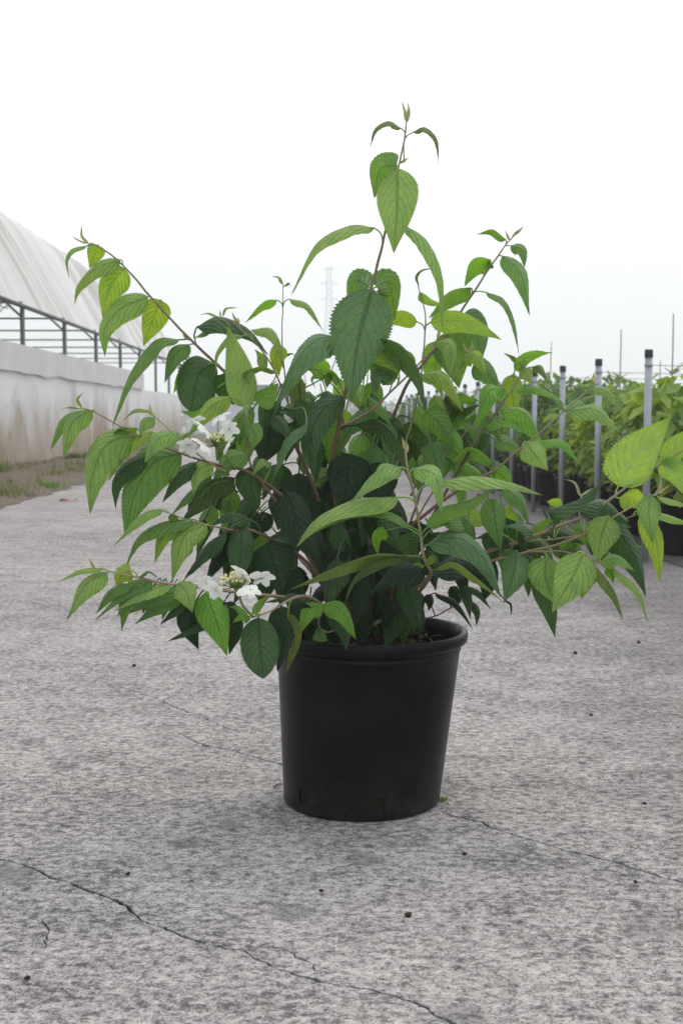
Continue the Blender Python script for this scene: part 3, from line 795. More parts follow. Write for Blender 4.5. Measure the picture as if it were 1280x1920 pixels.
BROWN, TAN, GREENST = (.15, .098, .07), (.25, .18, .125), (.24, .235, .13)

def leaf(bid, pts, w, r, dd=0.0, tone='m', blunt=False, fold=.46, d0=None, wav=None, pet=True):
    """pts: midrib from blade base to tip in picture coordinates; w: blade width; r: turn of the upper face from the viewer to the sky."""
    global nleaf
    w *= .78 if tone == 'p' else (1.03 if (w > 72 or blunt) else .95)
    nleaf += 1
    fold *= rnd.uniform(.75, 1.3); w *= rnd.uniform(.94, 1.06)
    pix, cv = BR[bid]
    x0, y0 = pts[0]
    j = min(range(len(pix)), key=lambda i: (pix[i].x - x0) ** 2 + (pix[i].y - y0) ** 2)
    db = pix[j].z if d0 is None else d0
    j0 = j; dpx = math.hypot(pix[j].x - x0, pix[j].y - y0)      # the leaf stalk leaves the stem a little below the blade
    while j > 0 and math.hypot(pix[j].x - pix[j0].x, pix[j].y - pix[j0].y) < min(20, .8 * dpx + 3): j -= 1
    k = len(pts) - 1
    P = [PX(x, y, db + dd * (i / k) ** .85) for i, (x, y) in enumerate(pts)]
    c = resample(catmull(P, 30), 64)
    n = len(c) - 1
    scale = (PY - db) / F
    hw = w * scale * .5
    L = sum((b - a).length for a, b in zip(c, c[1:]))
    sense = -1.0 if (pts[-1][0] - pts[0][0]) < 0 else 1.0
    T = BLUNT if blunt else WIDTH
    na = 8; vv = []; uv = []
    seed = rnd.uniform(0, 100); wavv = rnd.uniform(.03, .08) if wav is None else wav
    rr = R(r) + rnd.uniform(-.05, .05); tw = rnd.uniform(-.25, .25)
    asym = rnd.uniform(-.06, .06)
    tooth = n
    for i in range(n + 1):
        t = (c[min(i + 1, n)] - c[max(i - 1, 0)]).normalized()
        tc_ = (CAMP - c[i]).normalized()
        n0 = tc_ - t * tc_.dot(t)
        if n0.length < .05: n0 = UP - t * UP.dot(t)
        n0.normalize()
        s_ = n0.cross(t) * sense
        u = i / n
        ra = rr + tw * (u - .3)
        N = n0 * math.cos(ra) + s_ * math.sin(ra)
        side = t.cross(N)
        pw = prof_at(u, T)
        for q in range(-na // 2, na // 2 + 1):
            f = q / (na / 2); af = abs(f)
            hwq = hw * pw * (1 + asym * (1 if f > 0 else -1))
            off = f * hwq; along = 0.0
            if af == 1 and 0 < i < n:
                if i % 2: off *= 1.05; along = .3 * L / n
                else: off *= .958 if pw > .15 else .9
            lift = -fold * hwq * af ** 1.4
            lift += wavv * hw * math.sin(u * 11 + seed + (2 if f > 0 else 0)) * af * af * (pw ** .5)
            ph = (u ** .9) * 8 - (af ** 1.15) * 2.7
            lift += .0009 * (1 - abs((ph % 1) * 2 - 1)) * min(1, af * 3) * min(1, hw / .02)
            vv.append(c[i] + side * off + N * lift + t * along); uv.append((u, (f + 1) / 2))
    ff = []; m_ = na + 1
    for i in range(n):
        for q in range(na): ff.append((i * m_ + q, i * m_ + q + 1, (i + 1) * m_ + q + 1, (i + 1) * m_ + q))
    mb = MB(); mb.add(vv, ff)
    if pet:
        a = cv[j]; b = c[0]
        dist = (b - a).length
        t0 = (c[1] - c[0]).normalized()
        if nleaf > 255 and dist > .06: a = b - t0 * .03 + Vector((0, 0, .004)); dist = .03      # inner leaves sit on short side twigs
        if dist < .16:
            mid = (a + b) / 2 + Vector((0, 0, .12 * dist)) - t0 * dist * .15
            if dist < .004: mid = (a + b) / 2
            pp = catmull([a, mid, b, c[3] - (c[3] - c[2]) * .2], 9) if dist > .004 else [c[0], c[1], c[2]]
            rp = min(.0017, .0009 + hw * .022)
            mb.tube(pp, [rp] * (len(pp) - 3) + [rp * .85, rp * .6, rp * .3], 6, 1)
            uv += [(0, 0)] * (len(mb.v) - len(uv))
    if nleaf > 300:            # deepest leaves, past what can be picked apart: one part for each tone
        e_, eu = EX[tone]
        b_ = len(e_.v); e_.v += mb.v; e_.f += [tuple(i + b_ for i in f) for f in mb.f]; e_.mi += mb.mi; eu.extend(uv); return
    me = mb.mesh('leaf', True, (M['leaf'], M['stem']))
    ul = me.uv_layers.new(name='UVMap')
    vi = [0] * len(me.loops); me.loops.foreach_get('vertex_index', vi)
    fl = []
    for x in vi: fl += uv[x]
    ul.data.foreach_set('uv', fl)
    o = link('leaf', me, SH)
    cc = COL[tone]; g_ = rnd.uniform(.88, 1.12); h_ = rnd.uniform(-.06, .06)
    o.color = (cc[0] * g_ * (1 + h_), cc[1] * g_, cc[2] * g_ * (1 - h_), 1)
    return o

# ---- branches: picture place and metres towards the viewer
branch('A', [(655, 1168, 0), (640, 1020, .02), (623, 880, .05), (636, 798, .05), (647, 738, .05), (672, 640, .05), (698, 532, .05), (719, 447, .05), (740, 345, .05), (757, 265, .05), (761, 228, .05)], .0085, .0018, BROWN)
branch('A2', [(757, 300, .05), (757, 265, .05), (761, 228, .05), (762, 205, .05)], .0019, .0011, TAN)
branch('C', [(637, 800, .05), (665, 788, .06), (700, 765, .06), (750, 718, .06), (785, 683, .05), (815, 650, .05), (820, 632, .05)], .0042, .0018, TAN)
branch('R1', [(690, 1168, -.04), (700, 1000, -.08), (724, 830, -.11), (757, 732, -.12), (788, 688, -.13), (843, 620, -.14), (862, 588, -.14), (905, 520, -.15), (932, 483, -.15), (949, 457, -.15), (972, 432, -.15)], .0075, .0015, BROWN)
branch('S1', [(740, 880, -.03), (775, 780, -.02), (790, 696, -.02), (797, 614, -.02), (793, 570, -.02), (784, 537, -.02)], .0035, .0014, GREENST)
branch('D', [(770, 930, -.06), (810, 820, -.08), (838, 735, -.09), (866, 680, -.09), (877, 660, -.09)], .0035, .0016, TAN)
branch('E', [(720, 1160, -.02), (790, 1010, -.02), (845, 905, .0), (884, 840, .01), (901, 811, .01), (921, 785, .01), (949, 744, .01), (977, 700, .01), (981, 686, .01)], .0055, .0022, BROWN)
branch('E2', [(760, 1010, -.05), (800, 890, -.06), (829, 854, -.06), (876, 807, -.07), (942, 727, -.08), (964, 697, -.08)], .0045, .0018, TAN)
branch('F', [(720, 1165, .02), (760, 1010, .04), (800, 962, .05), (860, 918, .06), (910, 890, .06), (929, 881, .06), (970, 845, .06), (1000, 822, .06), (1058, 769, .06), (1095, 739, .06), (1112, 716, .06)], .006, .002, BROWN)
branch('G', [(700, 1172, .04), (768, 1125, .03), (806, 1080, .15), (795, 1048, .22), (788, 1002, .23), (778, 938, .24), (764, 886, .25), (759, 842, .25), (757, 832, .25)], .0065, .0019, GREENST)
branch('H1', [(715, 1168, .02), (800, 1085, .05), (880, 1046, .08), (968, 1017, .1), (1050, 986, .12), (1109, 962, .12), (1139, 939, .12), (1165, 920, .12), (1217, 883, .12), (1262, 856, .12), (1310, 828, .12)], .0075, .002, TAN)
branch('H2', [(880, 1062, .08), (991, 1034, .13), (1044, 1021, .15), (1110, 996, .17), (1153, 968, .18), (1195, 944, .18), (1227, 927, .18)], .0045, .0016, TAN)
branch('H3', [(968, 1018, .1), (1030, 1012, .08), (1090, 1003, .06), (1140, 985, .05), (1200, 962, .05)], .003, .0014, TAN)
branch('H4', [(991, 1034, .13), (1060, 1036, .19), (1122, 1055, .2), (1150, 1066, .2)], .0028, .0012, TAN)
branch('K', [(730, 1168, .0), (805, 1158, .02), (840, 1142, .02), (870, 1124, .02), (895, 1108, .02)], .003, .0012, BROWN)
branch('L1', [(650, 1168, -.02), (610, 980, -.02), (535, 800, .0), (445, 718, .02), (416, 691, .02), (360, 639, .03), (289, 564, .04), (226, 492, .05), (190, 466, .06), (166, 456, .06)], .0075, .0015, BROWN)
branch('M', [(430, 700, -.04), (428, 640, -.05), (416, 594, -.05)], .0025, .0014, GREENST)
branch('N', [(640, 1165, .04), (560, 1000, .1), (480, 890, .13), (466, 850, .13), (464, 775, .13), (484, 743, .12), (519, 714, .1)], .0042, .0018, BROWN)
branch('N2', [(545, 770, .05), (520, 706, .08), (500, 670, .08), (474, 637, .08), (452, 617, .08), (447, 602, .08)], .0028, .0014, TAN)
branch('O', [(600, 980, -.06), (548, 790, -.11), (530, 660, -.12), (530, 574, -.12), (531, 533, -.12)], .003, .0011, (.20, .13, .12))
branch('Q', [(646, 742, .04), (634, 715, .0), (622, 692, -.03), (636, 662, -.05)], .0022, .0012, (.16, .13, .11))
branch('L2', [(645, 1165, .02), (580, 990, .08), (480, 893, .13), (399, 869, .16), (364, 858, .17), (301, 836, .18), (248, 811, .19), (174, 771, .2), (153, 765, .2)], .0065, .0015, BROWN)
branch('L3', [(430, 890, .15), (392, 867, .2), (336, 822, .22), (300, 790, .22), (283, 776, .22)], .003, .0014, GREENST)
branch('L4', [(650, 1165, .05), (570, 1050, .12), (480, 998, .18), (437, 994, .2), (369, 980, .22), (305, 958, .24)], .006, .0015, BROWN)
branch('L5', [(655, 1168, .08), (560, 1125, .2), (450, 1112, .28), (370, 1100, .3), (300, 1092, .32), (257, 1083, .33), (210, 1072, .34), (178, 1066, .34)], .006, .0013, TAN)
branch('L6', [(650, 1168, .1), (580, 1120, .24), (535, 1128, .30), (505, 1146, .32), (475, 1157, .33)], .005, .002, TAN)
branch('L7', [(650, 1170, .1), (615, 1185, .16), (598, 1172, .2), (606, 1134, .23)], .003, .0015, TAN)
branch('X1', [(665, 1168, -.03), (660, 1060, -.12), (640, 940, -.18), (620, 800, -.24), (600, 720, -.26)], .006, .002, BROWN)
branch('X2', [(675, 1168, -.05), (740, 1050, -.16), (800, 940, -.24), (860, 840, -.28)], .006, .002, BROWN)
branch('X3', [(660, 1168, -.04), (590, 1080, -.15), (520, 1000, -.22), (450, 900, -.26)], .006, .002, BROWN)
branch('X4', [(690, 1168, .02), (700, 1080, .1), (690, 1000, .10), (668, 930, .11)], .004, .002, BROWN)
branch('X5', [(640, 1168, .05), (600, 1090, .14), (560, 1010, .19), (530, 930, .2)], .005, .002, BROWN)

# ---- leaves copied from the photograph, one by one
L = leaf
L('A2', [(761, 228), (758, 206), (751, 186)], 8, 20, 0, 'p'); L('A2', [(762, 230), (766, 208), (763, 189)], 9, 15, .01, 'p')
L('A', [(752, 241), (728, 228), (702, 243), (694, 279)], 30, 72, .02, 'o'); L('A', [(774, 248), (796, 239), (819, 262), (822, 309)], 30, 72, .02, 'o')
L('A', [(745, 315), (744, 390), (738, 475)], 76, 8, .07, 'l', wav=.03); L('A', [(744, 311), (712, 318), (701, 372)], 62, 20, -.05, 'm'); L('A', [(748, 306), (758, 299), (767, 296)], 10, 50, -.03, 'l')
L('A', [(702, 428), (655, 424), (592, 460), (546, 553)], 56, 72, .03, 'l'); L('A', [(757, 421), (800, 452), (829, 520), (829, 620)], 56, 70, .03, 'l')
L('A', [(698, 541), (672, 635), (657, 752)], 106, 6, .09, 'g', wav=.03); L('A', [(692, 538), (666, 528), (650, 575)], 58, 24, -.07, 'm'); L('A', [(705, 538), (730, 533), (740, 600)], 58, 22, -.05, 'm')
L('A', [(640, 634), (592, 638), (548, 690), (515, 768)], 78, 56, .05, 'g'); L('A', [(704, 632), (752, 650), (788, 706), (796, 770)], 72, 118, .05, 'd')
L('A', [(645, 744), (602, 772), (581, 830), (592, 900)], 62, 22, .09, 'd'); L('A', [(668, 797), (715, 793), (752, 838), (768, 905)], 78, 112, .06, 'k')
L('N2', [(575, 795), (537, 828), (508, 908)], 36, 58, .03, 'g', d0=.12); L('A', [(552, 700), (561, 745), (558, 796)], 36, 16, .02, 'o', d0=.0)
# C, S1, R1
L('C', [(818, 642), (843, 650), (844, 709)], 34, 30, .03, 'l'); L('C', [(819, 634), (822, 622), (819, 612)], 9, 20, 0, 'p')
L('C', [(748, 702), (716, 668), (690, 650)], 54, 150, -.02, 'l'); L('C', [(745, 708), (712, 694), (688, 668)], 46, 140, .0, 'm'); L('C', [(733, 704), (706, 706), (706, 738)], 36, 30, .03, 'g')
L('C', [(775, 692), (766, 668), (750, 655)], 30, 150, -.05, 'l'); L('C', [(690, 745), (715, 765), (735, 800)], 40, 60, -.04, 'm')
L('S1', [(781, 603), (745, 597), (708, 610)], 44, 140, -.02, 'y', fold=.1); L('S1', [(806, 605), (870, 604), (940, 637)], 58, 138, .03, 'l', fold=.1)
L('S1', [(784, 537), (778, 520), (790, 506), (815, 503)], 15, 70, .01, 'o'); L('S1', [(786, 548), (803, 562), (830, 573)], 24, 130, 0, 'l')
L('S1', [(788, 703), (832, 709), (868, 774)], 44, 50, .04, 'y')
L('R1', [(948, 450), (922, 432), (893, 440)], 26, 120, 0, 'm'); L('R1', [(957, 461), (979, 470), (983, 502)], 26, 35, .02, 'm')
L('R1', [(941, 480), (976, 515), (992, 592)], 46, 42, .03, 'm'); L('R1', [(918, 487), (888, 498), (870, 537)], 50, 140, -.02, 'v'); L('R1', [(962, 440), (972, 432), (982, 424)], 10, 40, 0, 'p'); L('R1', [(955, 450), (950, 438), (945, 432)], 8, 40, 0, 'p')
L('R1', [(910, 548), (944, 562), (964, 605), (972, 666)], 36, 74, .02, 'm'); L('R1', [(882, 540), (845, 553), (803, 597)], 52, 128, -.02, 'm')
L('R1', [(868, 588), (892, 625), (901, 680)], 66, 16, -.03, 'g'); L('R1', [(842, 620), (852, 668), (860, 728)], 74, 170, -.02, 'm')
L('R1', [(830, 640), (815, 690), (830, 745)], 50, 20, -.06, 'm'); L('R1', [(925, 500), (918, 490), (912, 484)], 20, 100, -.02, 'o')
# D, E
L('D', [(877, 660), (871, 650), (865, 641)], 7, 20, 0, 'p'); L('D', [(878, 660), (884, 650), (885, 636)], 8, 20, 0, 'p'); L('D', [(864, 672), (892, 668), (913, 706)], 38, 35, .04, 'y'); L('D', [(888, 680), (914, 700), (938, 738)], 48, 18, -.03, 'g')
L('D', [(838, 742), (868, 745), (898, 752)], 52, 120, -.02, 'm'); L('D', [(835, 745), (856, 768), (900, 758)], 48, 128, .02, 'd'); L('D', [(830, 750), (822, 775), (812, 812)], 46, 30, .04, 'o')
L('E', [(964, 694), (990, 668), (1036, 661)], 40, 130, 0, 'v', fold=.12); L('E', [(972, 676), (957, 667), (943, 662)], 16, 130, -.02, 'o'); L('E', [(975, 690), (986, 700), (997, 722)], 28, 12, .04, 'l'); L('E', [(997, 688), (1013, 692), (1027, 716)], 22, 42, .02, 'o')
L('E', [(981, 690), (982, 680), (982, 668)], 9, 10, .01, 'p')
L('E2', [(962, 702), (960, 740), (967, 788)], 44, 12, 0, 'y'); L('E', [(944, 728), (914, 738), (888, 806)], 58, 46, .03, 'v'); L('E', [(964, 732), (1000, 725), (1036, 741), (1060, 761)], 38, 68, .02, 'v')
L('E', [(937, 766), (986, 778), (1023, 856)], 56, 50, .02, 'v'); L('E', [(908, 797), (952, 790), (1000, 822)], 40, 66, .04, 'v'); L('E', [(904, 802), (882, 798), (860, 787)], 18, 70, .02, 'g')
L('E', [(848, 868), (880, 842), (920, 868), (926, 900)], 56, 118, .03, 'm'); L('E', [(862, 880), (880, 905), (905, 912)], 50, 130, .0, 'm'); L('E', [(850, 900), (866, 930), (856, 960)], 30, 30, .02, 'v'); L('E2', [(830, 852), (818, 840), (800, 880)], 40, 40, .0, 'm'); L('E', [(920, 862), (928, 872), (925, 892)], 22, 20, .05, 'g')
# F
L('F', [(1109, 731), (1136, 733), (1158, 769)], 26, 44, .02, 'l'); L('F', [(1112, 716), (1112, 706), (1113, 698)], 9, 10, .01, 'p'); L('F', [(1097, 734), (1093, 722), (1128, 719)], 12, 60, .0, 'l')
L('F', [(1066, 772), (1116, 769), (1162, 813)], 52, 48, .04, 'l'); L('F', [(1066, 768), (1088, 760), (1105, 792)], 34, 40, -.04, 'm'); L('F', [(984, 828), (1000, 850), (1027, 883)], 52, 8, .05, 'l'); L('F', [(1008, 827), (1055, 828), (1090, 876)], 38, 64, .01, 'v')
L('F', [(1058, 768), (1048, 752), (1030, 742)], 26, 70, .0, 'm')
# G, the pale shoot in front
L('G', [(752, 876), (716, 880), (654, 945)], 54, 56, .05, 'l'); L('G', [(775, 879), (815, 893), (829, 965)], 46, 36, .05, 'l'); L('G', [(759, 842), (756, 830), (753, 818)], 7, 10, 0, 'p'); L('G', [(760, 850), (763, 838), (760, 826)], 8, 10, .01, 'p')
L('G', [(746, 932), (680, 940), (602, 970), (554, 1028)], 72, 64, .06, 'l'); L('G', [(770, 988), (735, 962), (665, 957), (575, 1005)], 52, 74, .02, 'm')
L('G', [(820, 902), (888, 893), (955, 905), (1017, 929)], 60, 68, .04, 'l'); L('G', [(800, 990), (830, 966), (880, 946), (930, 914)], 58, 124, .02, 'm', fold=.12)
L('G', [(802, 1021), (852, 1008), (902, 1042), (939, 1120)], 66, 46, .04, 'g'); L('G', [(764, 1042), (702, 1040), (632, 1064), (540, 1107)], 56, 116, .03, 'o')
L('G', [(764, 1046), (712, 1050), (664, 1084), (645, 1136)], 50, 118, .0, 'd'); L('G', [(815, 1068), (850, 1055), (892, 1084), (946, 1132)], 46, 108, .03, 'o')
L('G', [(798, 1066), (746, 1075), (693, 1114)], 66, 38, .02, 'k'); L('G', [(815, 1080), (860, 1052), (925, 1082)], 70, 44, -.05, 'k'); L('G', [(800, 1058), (812, 1046), (818, 1058)], 16, 10, .02, 'v'); L('G', [(795, 1060), (782, 1057), (774, 1062)], 14, 50, .02, 'v')
L('G', [(830, 985), (865, 970), (890, 1012)], 56, 46, -.06, 'm'); L('G', [(765, 1000), (770, 1030), (782, 1062)], 50, 14, -.05, 'd'); L('G', [(722, 995), (705, 1010), (708, 1042)], 28, 14, -.06, 'v')
# H, the long right arm
L('H1', [(1158, 912), (1186, 860), (1257, 781)], 92, 165, .02, 'l', fold=.06, wav=.02); L('H1', [(1234, 872), (1263, 884), (1283, 930)], 56, 150, .0, 'l', fold=.1); L('H1', [(1240, 868), (1270, 835), (1304, 798)], 52, 150, -.01, 'y', fold=.1); L('H1', [(1160, 934), (1186, 934), (1212, 958)], 54, 150, -.03, 'y')
L('H2', [(1217, 927), (1216, 965), (1222, 1018)], 48, 6, .04, 'l'); L('H2', [(1229, 929), (1264, 938), (1304, 956)], 32, 74, 0, 'l'); L('H2', [(1226, 927), (1236, 914), (1237, 888)], 9, 20, 0, 'p'); L('H2', [(1228, 927), (1245, 915), (1260, 907)], 10, 60, 0, 'p')
L('H2', [(1140, 967), (1127, 1005), (1118, 1057)], 66, 4, .03, 'l', wav=.03); L('H2', [(1147, 985), (1176, 1022), (1197, 1066), (1210, 1118)], 66, 32, -.03, 'd'); L('H3', [(1204, 963), (1230, 1020), (1236, 1093)], 44, 24, .0, 'y'); L('H3', [(1212, 955), (1256, 968), (1304, 986)], 36, 66, 0, 'y')
L('H1', [(1083, 957), (1130, 944), (1182, 988)], 58, 52, .0, 'd'); L('H1', [(1040, 984), (1033, 958), (1090, 934), (1143, 888)], 54, 62, .04, 'd', d0=.16)
L('H2', [(968, 1033), (962, 1076), (944, 1130)], 58, 8, .04, 'g', wav=.03); L('H2', [(1025, 1044), (1022, 1082), (1041, 1134)], 66, 6, .02, 'l', wav=.03); L('H4', [(1093, 1037), (1073, 1082), (1034, 1148)], 76, 4, .05, 'l', wav=.03)
L('H2', [(1013, 1080), (1030, 1135), (1040, 1196)], 46, 18, -.03, 'd'); L('H4', [(1106, 1058), (1096, 1090), (1089, 1124)], 44, 20, -.02, 'v'); L('H4', [(1124, 1055), (1156, 1048), (1190, 1071)], 34, 38, .03, 'l'); L('H4', [(1115, 1062), (1150, 1110), (1167, 1163)], 36, 55, .0, 'o')
L('H4', [(1148, 1065), (1196, 1106), (1213, 1167)], 28, 62, .02, 'l'); L('H4', [(1138, 1064), (1146, 1078), (1149, 1094)], 20, 20, .0, 'v'); L('H2', [(1000, 1058), (990, 1090), (990, 1120)], 32, 20, -.05, 'd')
L('H1', [(922, 934), (928, 980), (938, 1032)], 52, 12, .02, 'm', d0=.14); L('H1', [(943, 915), (976, 940), (991, 986)], 38, 40, .02, 'm', d0=.1)
L('H3', [(1088, 930), (1078, 905), (1055, 898)], 13, 60, .0, 'p'); L('H3', [(1090, 928), (1104, 918), (1113, 916)], 9, 50, .0, 'p'); L('H3', [(1052, 956), (1040, 944), (1024, 940)], 34, 150, -.02, 'y'); L('H3', [(960, 955), (948, 970), (946, 1000)], 38, 30, -.04, 'y')
L('H3', [(905, 985), (888, 960), (876, 945)], 34, 150, -.03, 'y'); L('H3', [(1100, 1000), (1130, 1012), (1150, 1040)], 46, 40, -.04, 'd'); L('H3', [(1060, 1010), (1070, 1040), (1060, 1075)], 40, 20, -.06, 'm'); L('H1', [(985, 1012), (1010, 985), (1050, 968)], 40, 130, -.03, 'm'); L('H1', [(960, 1020), (925, 1000), (890, 1010)], 44, 50, .0, 'd'); L('H1', [(1000, 1005), (975, 985), (935, 988)], 40, 60, .03, 'g')
L('H2', [(905, 1050), (915, 1090), (905, 1130)], 48, 12, .0, 'k'); L('H1', [(880, 1048), (868, 1085), (880, 1120)], 40, 20, -.03, 'k'); L('H2', [(944, 1124), (957, 1132), (958, 1150), (949, 1152)], 7, 50, .02, 'k')
# K, small drooping sprays over the pot rim
L('K', [(868, 1098), (897, 1112), (920, 1143)], 22, 50, .02, 'd', d0=.08); L('K', [(866, 1096), (876, 1125), (881, 1160)], 24, 14, .02, 'd', d0=.07); L('K', [(884, 1128), (895, 1150), (892, 1175)], 18, 20, .02, 'd', d0=.06); L('K', [(815, 1112), (855, 1132), (887, 1182)], 20, 50, .03, 'k', d0=.08)
L('K', [(800, 1115), (806, 1130), (803, 1146)], 22, 20, 0, 'k'); L('K', [(845, 1100), (858, 1120), (854, 1140)], 26, 16, 0, 'k')
# L1, upper left
L('L1', [(166, 456), (154, 442), (154, 420)], 8, 15, 0, 'p'); L('L1', [(164, 456), (149, 450), (133, 442)], 9, 60, 0, 'p'); L('L1', [(163, 461), (135, 468), (124, 490), (130, 522)], 22, 66, .02, 'l'); L('L1', [(183, 459), (177, 478), (168, 503)], 36, 12, -.02, 'y')
L('L1', [(226, 487), (182, 503), (149, 537), (140, 572)], 42, 46, .02, 'l'); L('L1', [(234, 503), (207, 537), (192, 595)], 58, 14, -.01, 'y'); L('L1', [(278, 556), (228, 578), (197, 618), (197, 669)], 58, 28, .03, 'l'); L('L1', [(301, 562), (288, 595), (269, 649)], 56, 8, -.02, 'y')
L('L1', [(338, 637), (290, 640), (241, 710), (211, 800)], 60, 66, .03, 'm'); L('L1', [(355, 646), (327, 668), (309, 718)], 40, 28, .03, 'm'); L('L1', [(369, 614), (410, 595), (466, 618), (504, 667)], 70, 62, -.02, 'd'); L('L1', [(366, 633), (388, 618), (415, 613)], 24, 72, -.05, 'l')
L('L1', [(404, 682), (372, 705), (358, 772)], 82, 14, .04, 'd', blunt=True); L('L1', [(374, 690), (342, 703), (325, 738)], 38, 30, -.04, 'v'); L('L1', [(398, 735), (372, 768), (340, 772)], 46, 40, -.06, 'v'); L('L1', [(420, 700), (425, 735), (440, 760)], 50, 20, -.03, 'd')
L('L1', [(352, 636), (346, 630), (342, 622)], 8, 40, .01, 'p')
L('M', [(417, 594), (423, 578), (447, 577)], 10, 60, 0, 'l'); L('M', [(410, 594), (392, 587), (374, 590)], 11, 66, 0, 'l'); L('M', [(414, 594), (413, 585), (413, 580)], 5, 20, 0, 'p')
# N
L('N', [(459, 764), (446, 690), (426, 608)], 60, 172, .0, 'l', fold=.05, wav=.02); L('N', [(518, 700), (490, 688), (456, 702), (470, 722)], 32, 110, .04, 'o'); L('N', [(432, 744), (393, 765), (351, 820)], 44, 32, .04, 'y'); L('N', [(482, 757), (500, 740), (522, 718)], 44, 160, .0, 'v')
L('N', [(466, 795), (478, 815), (474, 843)], 38, 10, .02, 'm'); L('N', [(465, 853), (430, 862), (398, 906)], 50, 36, .04, 'm'); L('N', [(508, 868), (490, 866), (471, 893)], 26, 50, .03, 'l'); L('N', [(468, 876), (470, 910), (480, 962)], 58, 14, .0, 'd')
L('N2', [(455, 630), (430, 630), (405, 664), (406, 705)], 24, 60, .03, 'l'); L('N2', [(473, 619), (506, 620), (526, 650), (531, 692)], 34, 56, .02, 'l'); L('N2', [(528, 648), (519, 672), (523, 706)], 34, 14, -.02, 'y'); L('N2', [(447, 604), (440, 595), (435, 584)], 8, 30, 0, 'p'); L('N2', [(448, 605), (446, 600), (448, 596)], 8, 20, .01, 'p')
L('N2', [(506, 797), (500, 832), (489, 874)], 68, 6, .02, 'k', d0=.08); L('N2', [(512, 780), (530, 800), (545, 825)], 34, 20, .03, 'd', d0=.1); L('N2', [(500, 690), (490, 670), (478, 655)], 26, 150, -.03, 'l')
# O
L('O', [(531, 533), (523, 519), (508, 519)], 14, 66, 0, 'l'); L('O', [(533, 536), (541, 530), (545, 537)], 10, 60, 0, 'o'); L('O', [(519, 563), (492, 569), (459, 606)], 32, 122, .0, 'v'); L('O', [(543, 561), (578, 572), (606, 622)], 32, 70, .0, 'l'); L('O', [(614, 702), (594, 684), (562, 682)], 48, 150, 0, 'v', d0=-.08)
L('O', [(530, 668), (545, 662), (556, 668)], 14, 70, 0, 'd')
L('Q', [(636, 662), (640, 650), (648, 642)], 8, 40, 0, 'p'); L('Q', [(600, 695), (583, 710), (592, 730)], 12, 60, 0, 'l'); L('Q', [(618, 695), (614, 712), (612, 728)], 22, 12, .01, 'l'); L('Q', [(640, 715), (620, 700), (600, 715)], 30, 130, -.05, 'v')
# L2, L3
L('L2', [(153, 765), (145, 749), (158, 734)], 9, 40, 0, 'l'); L('L2', [(150, 766), (135, 763), (116, 766)], 10, 66, 0, 'l'); L('L2', [(173, 769), (135, 795), (119, 862)], 44, 30, .02, 'l'); L('L2', [(155, 774), (118, 795), (96, 844)], 30, 40, -.02, 'm')
L('L2', [(246, 814), (196, 838), (172, 900), (169, 964)], 74, 30, .03, 'l'); L('L2', [(286, 810), (240, 830), (203, 902)], 50, 56, .0, 'y'); L('L2', [(256, 803), (226, 802), (200, 826)], 42, 110, -.02, 'm'); L('L2', [(276, 857), (236, 877), (216, 908), (217, 954)], 46, 40, .0, 'd')
L('L2', [(341, 850), (287, 868), (252, 930), (234, 1006)], 88, 24, .03, 'm'); L('L2', [(368, 868), (335, 892), (305, 942)], 42, 40, .0, 'd'); L('L2', [(399, 870), (370, 884), (361, 929)], 42, 30, .03, 'l'); L('L2', [(440, 897), (390, 914), (333, 988)], 74, 128, .0, 'k'); L('L2', [(396, 893), (352, 928), (320, 968)], 38, 54, .0, 'm')
L('L3', [(283, 778), (282, 768), (281, 758)], 10, 10, .01, 'p'); L('L3', [(280, 770), (254, 768), (231, 788)], 20, 66, .01, 'l'); L('L3', [(289, 783), (271, 796), (262, 817)], 28, 25, .03, 'l'); L('L3', [(335, 812), (296, 824), (271, 868)], 48, 36, .03, 'l'); L('L3', [(340, 822), (352, 812), (368, 815)], 20, 110, -.02, 'v')
# L4
L('L4', [(305, 955), (266, 967), (215, 1022)], 34, 54, .02, 'l'); L('L4', [(362, 974), (305, 982), (259, 1012), (237, 1060)], 48, 58, .02, 'm'); L('L4', [(340, 983), (305, 1005), (290, 1057)], 40, 28, .0, 'y'); L('L4', [(388, 983), (345, 1007), (322, 1090)], 56, 24, .04, 'l')
L('L4', [(455, 984), (452, 1022), (450, 1078)], 46, 4, .05, 'd', blunt=True); L('L4', [(425, 996), (386, 1030), (344, 1088)], 50, 56, -.01, 'd'); L('L4', [(442, 1000), (412, 1034), (384, 1092)], 52, 40, -.03, 'k'); L('L4', [(470, 975), (430, 965), (392, 988)], 44, 54, .02, 'd'); L('L4', [(432, 1000), (425, 1040), (428, 1085)], 46, 10, -.06, 'k')
L('L4', [(320, 965), (328, 985), (316, 1000)], 20, 20, -.02, 'm')
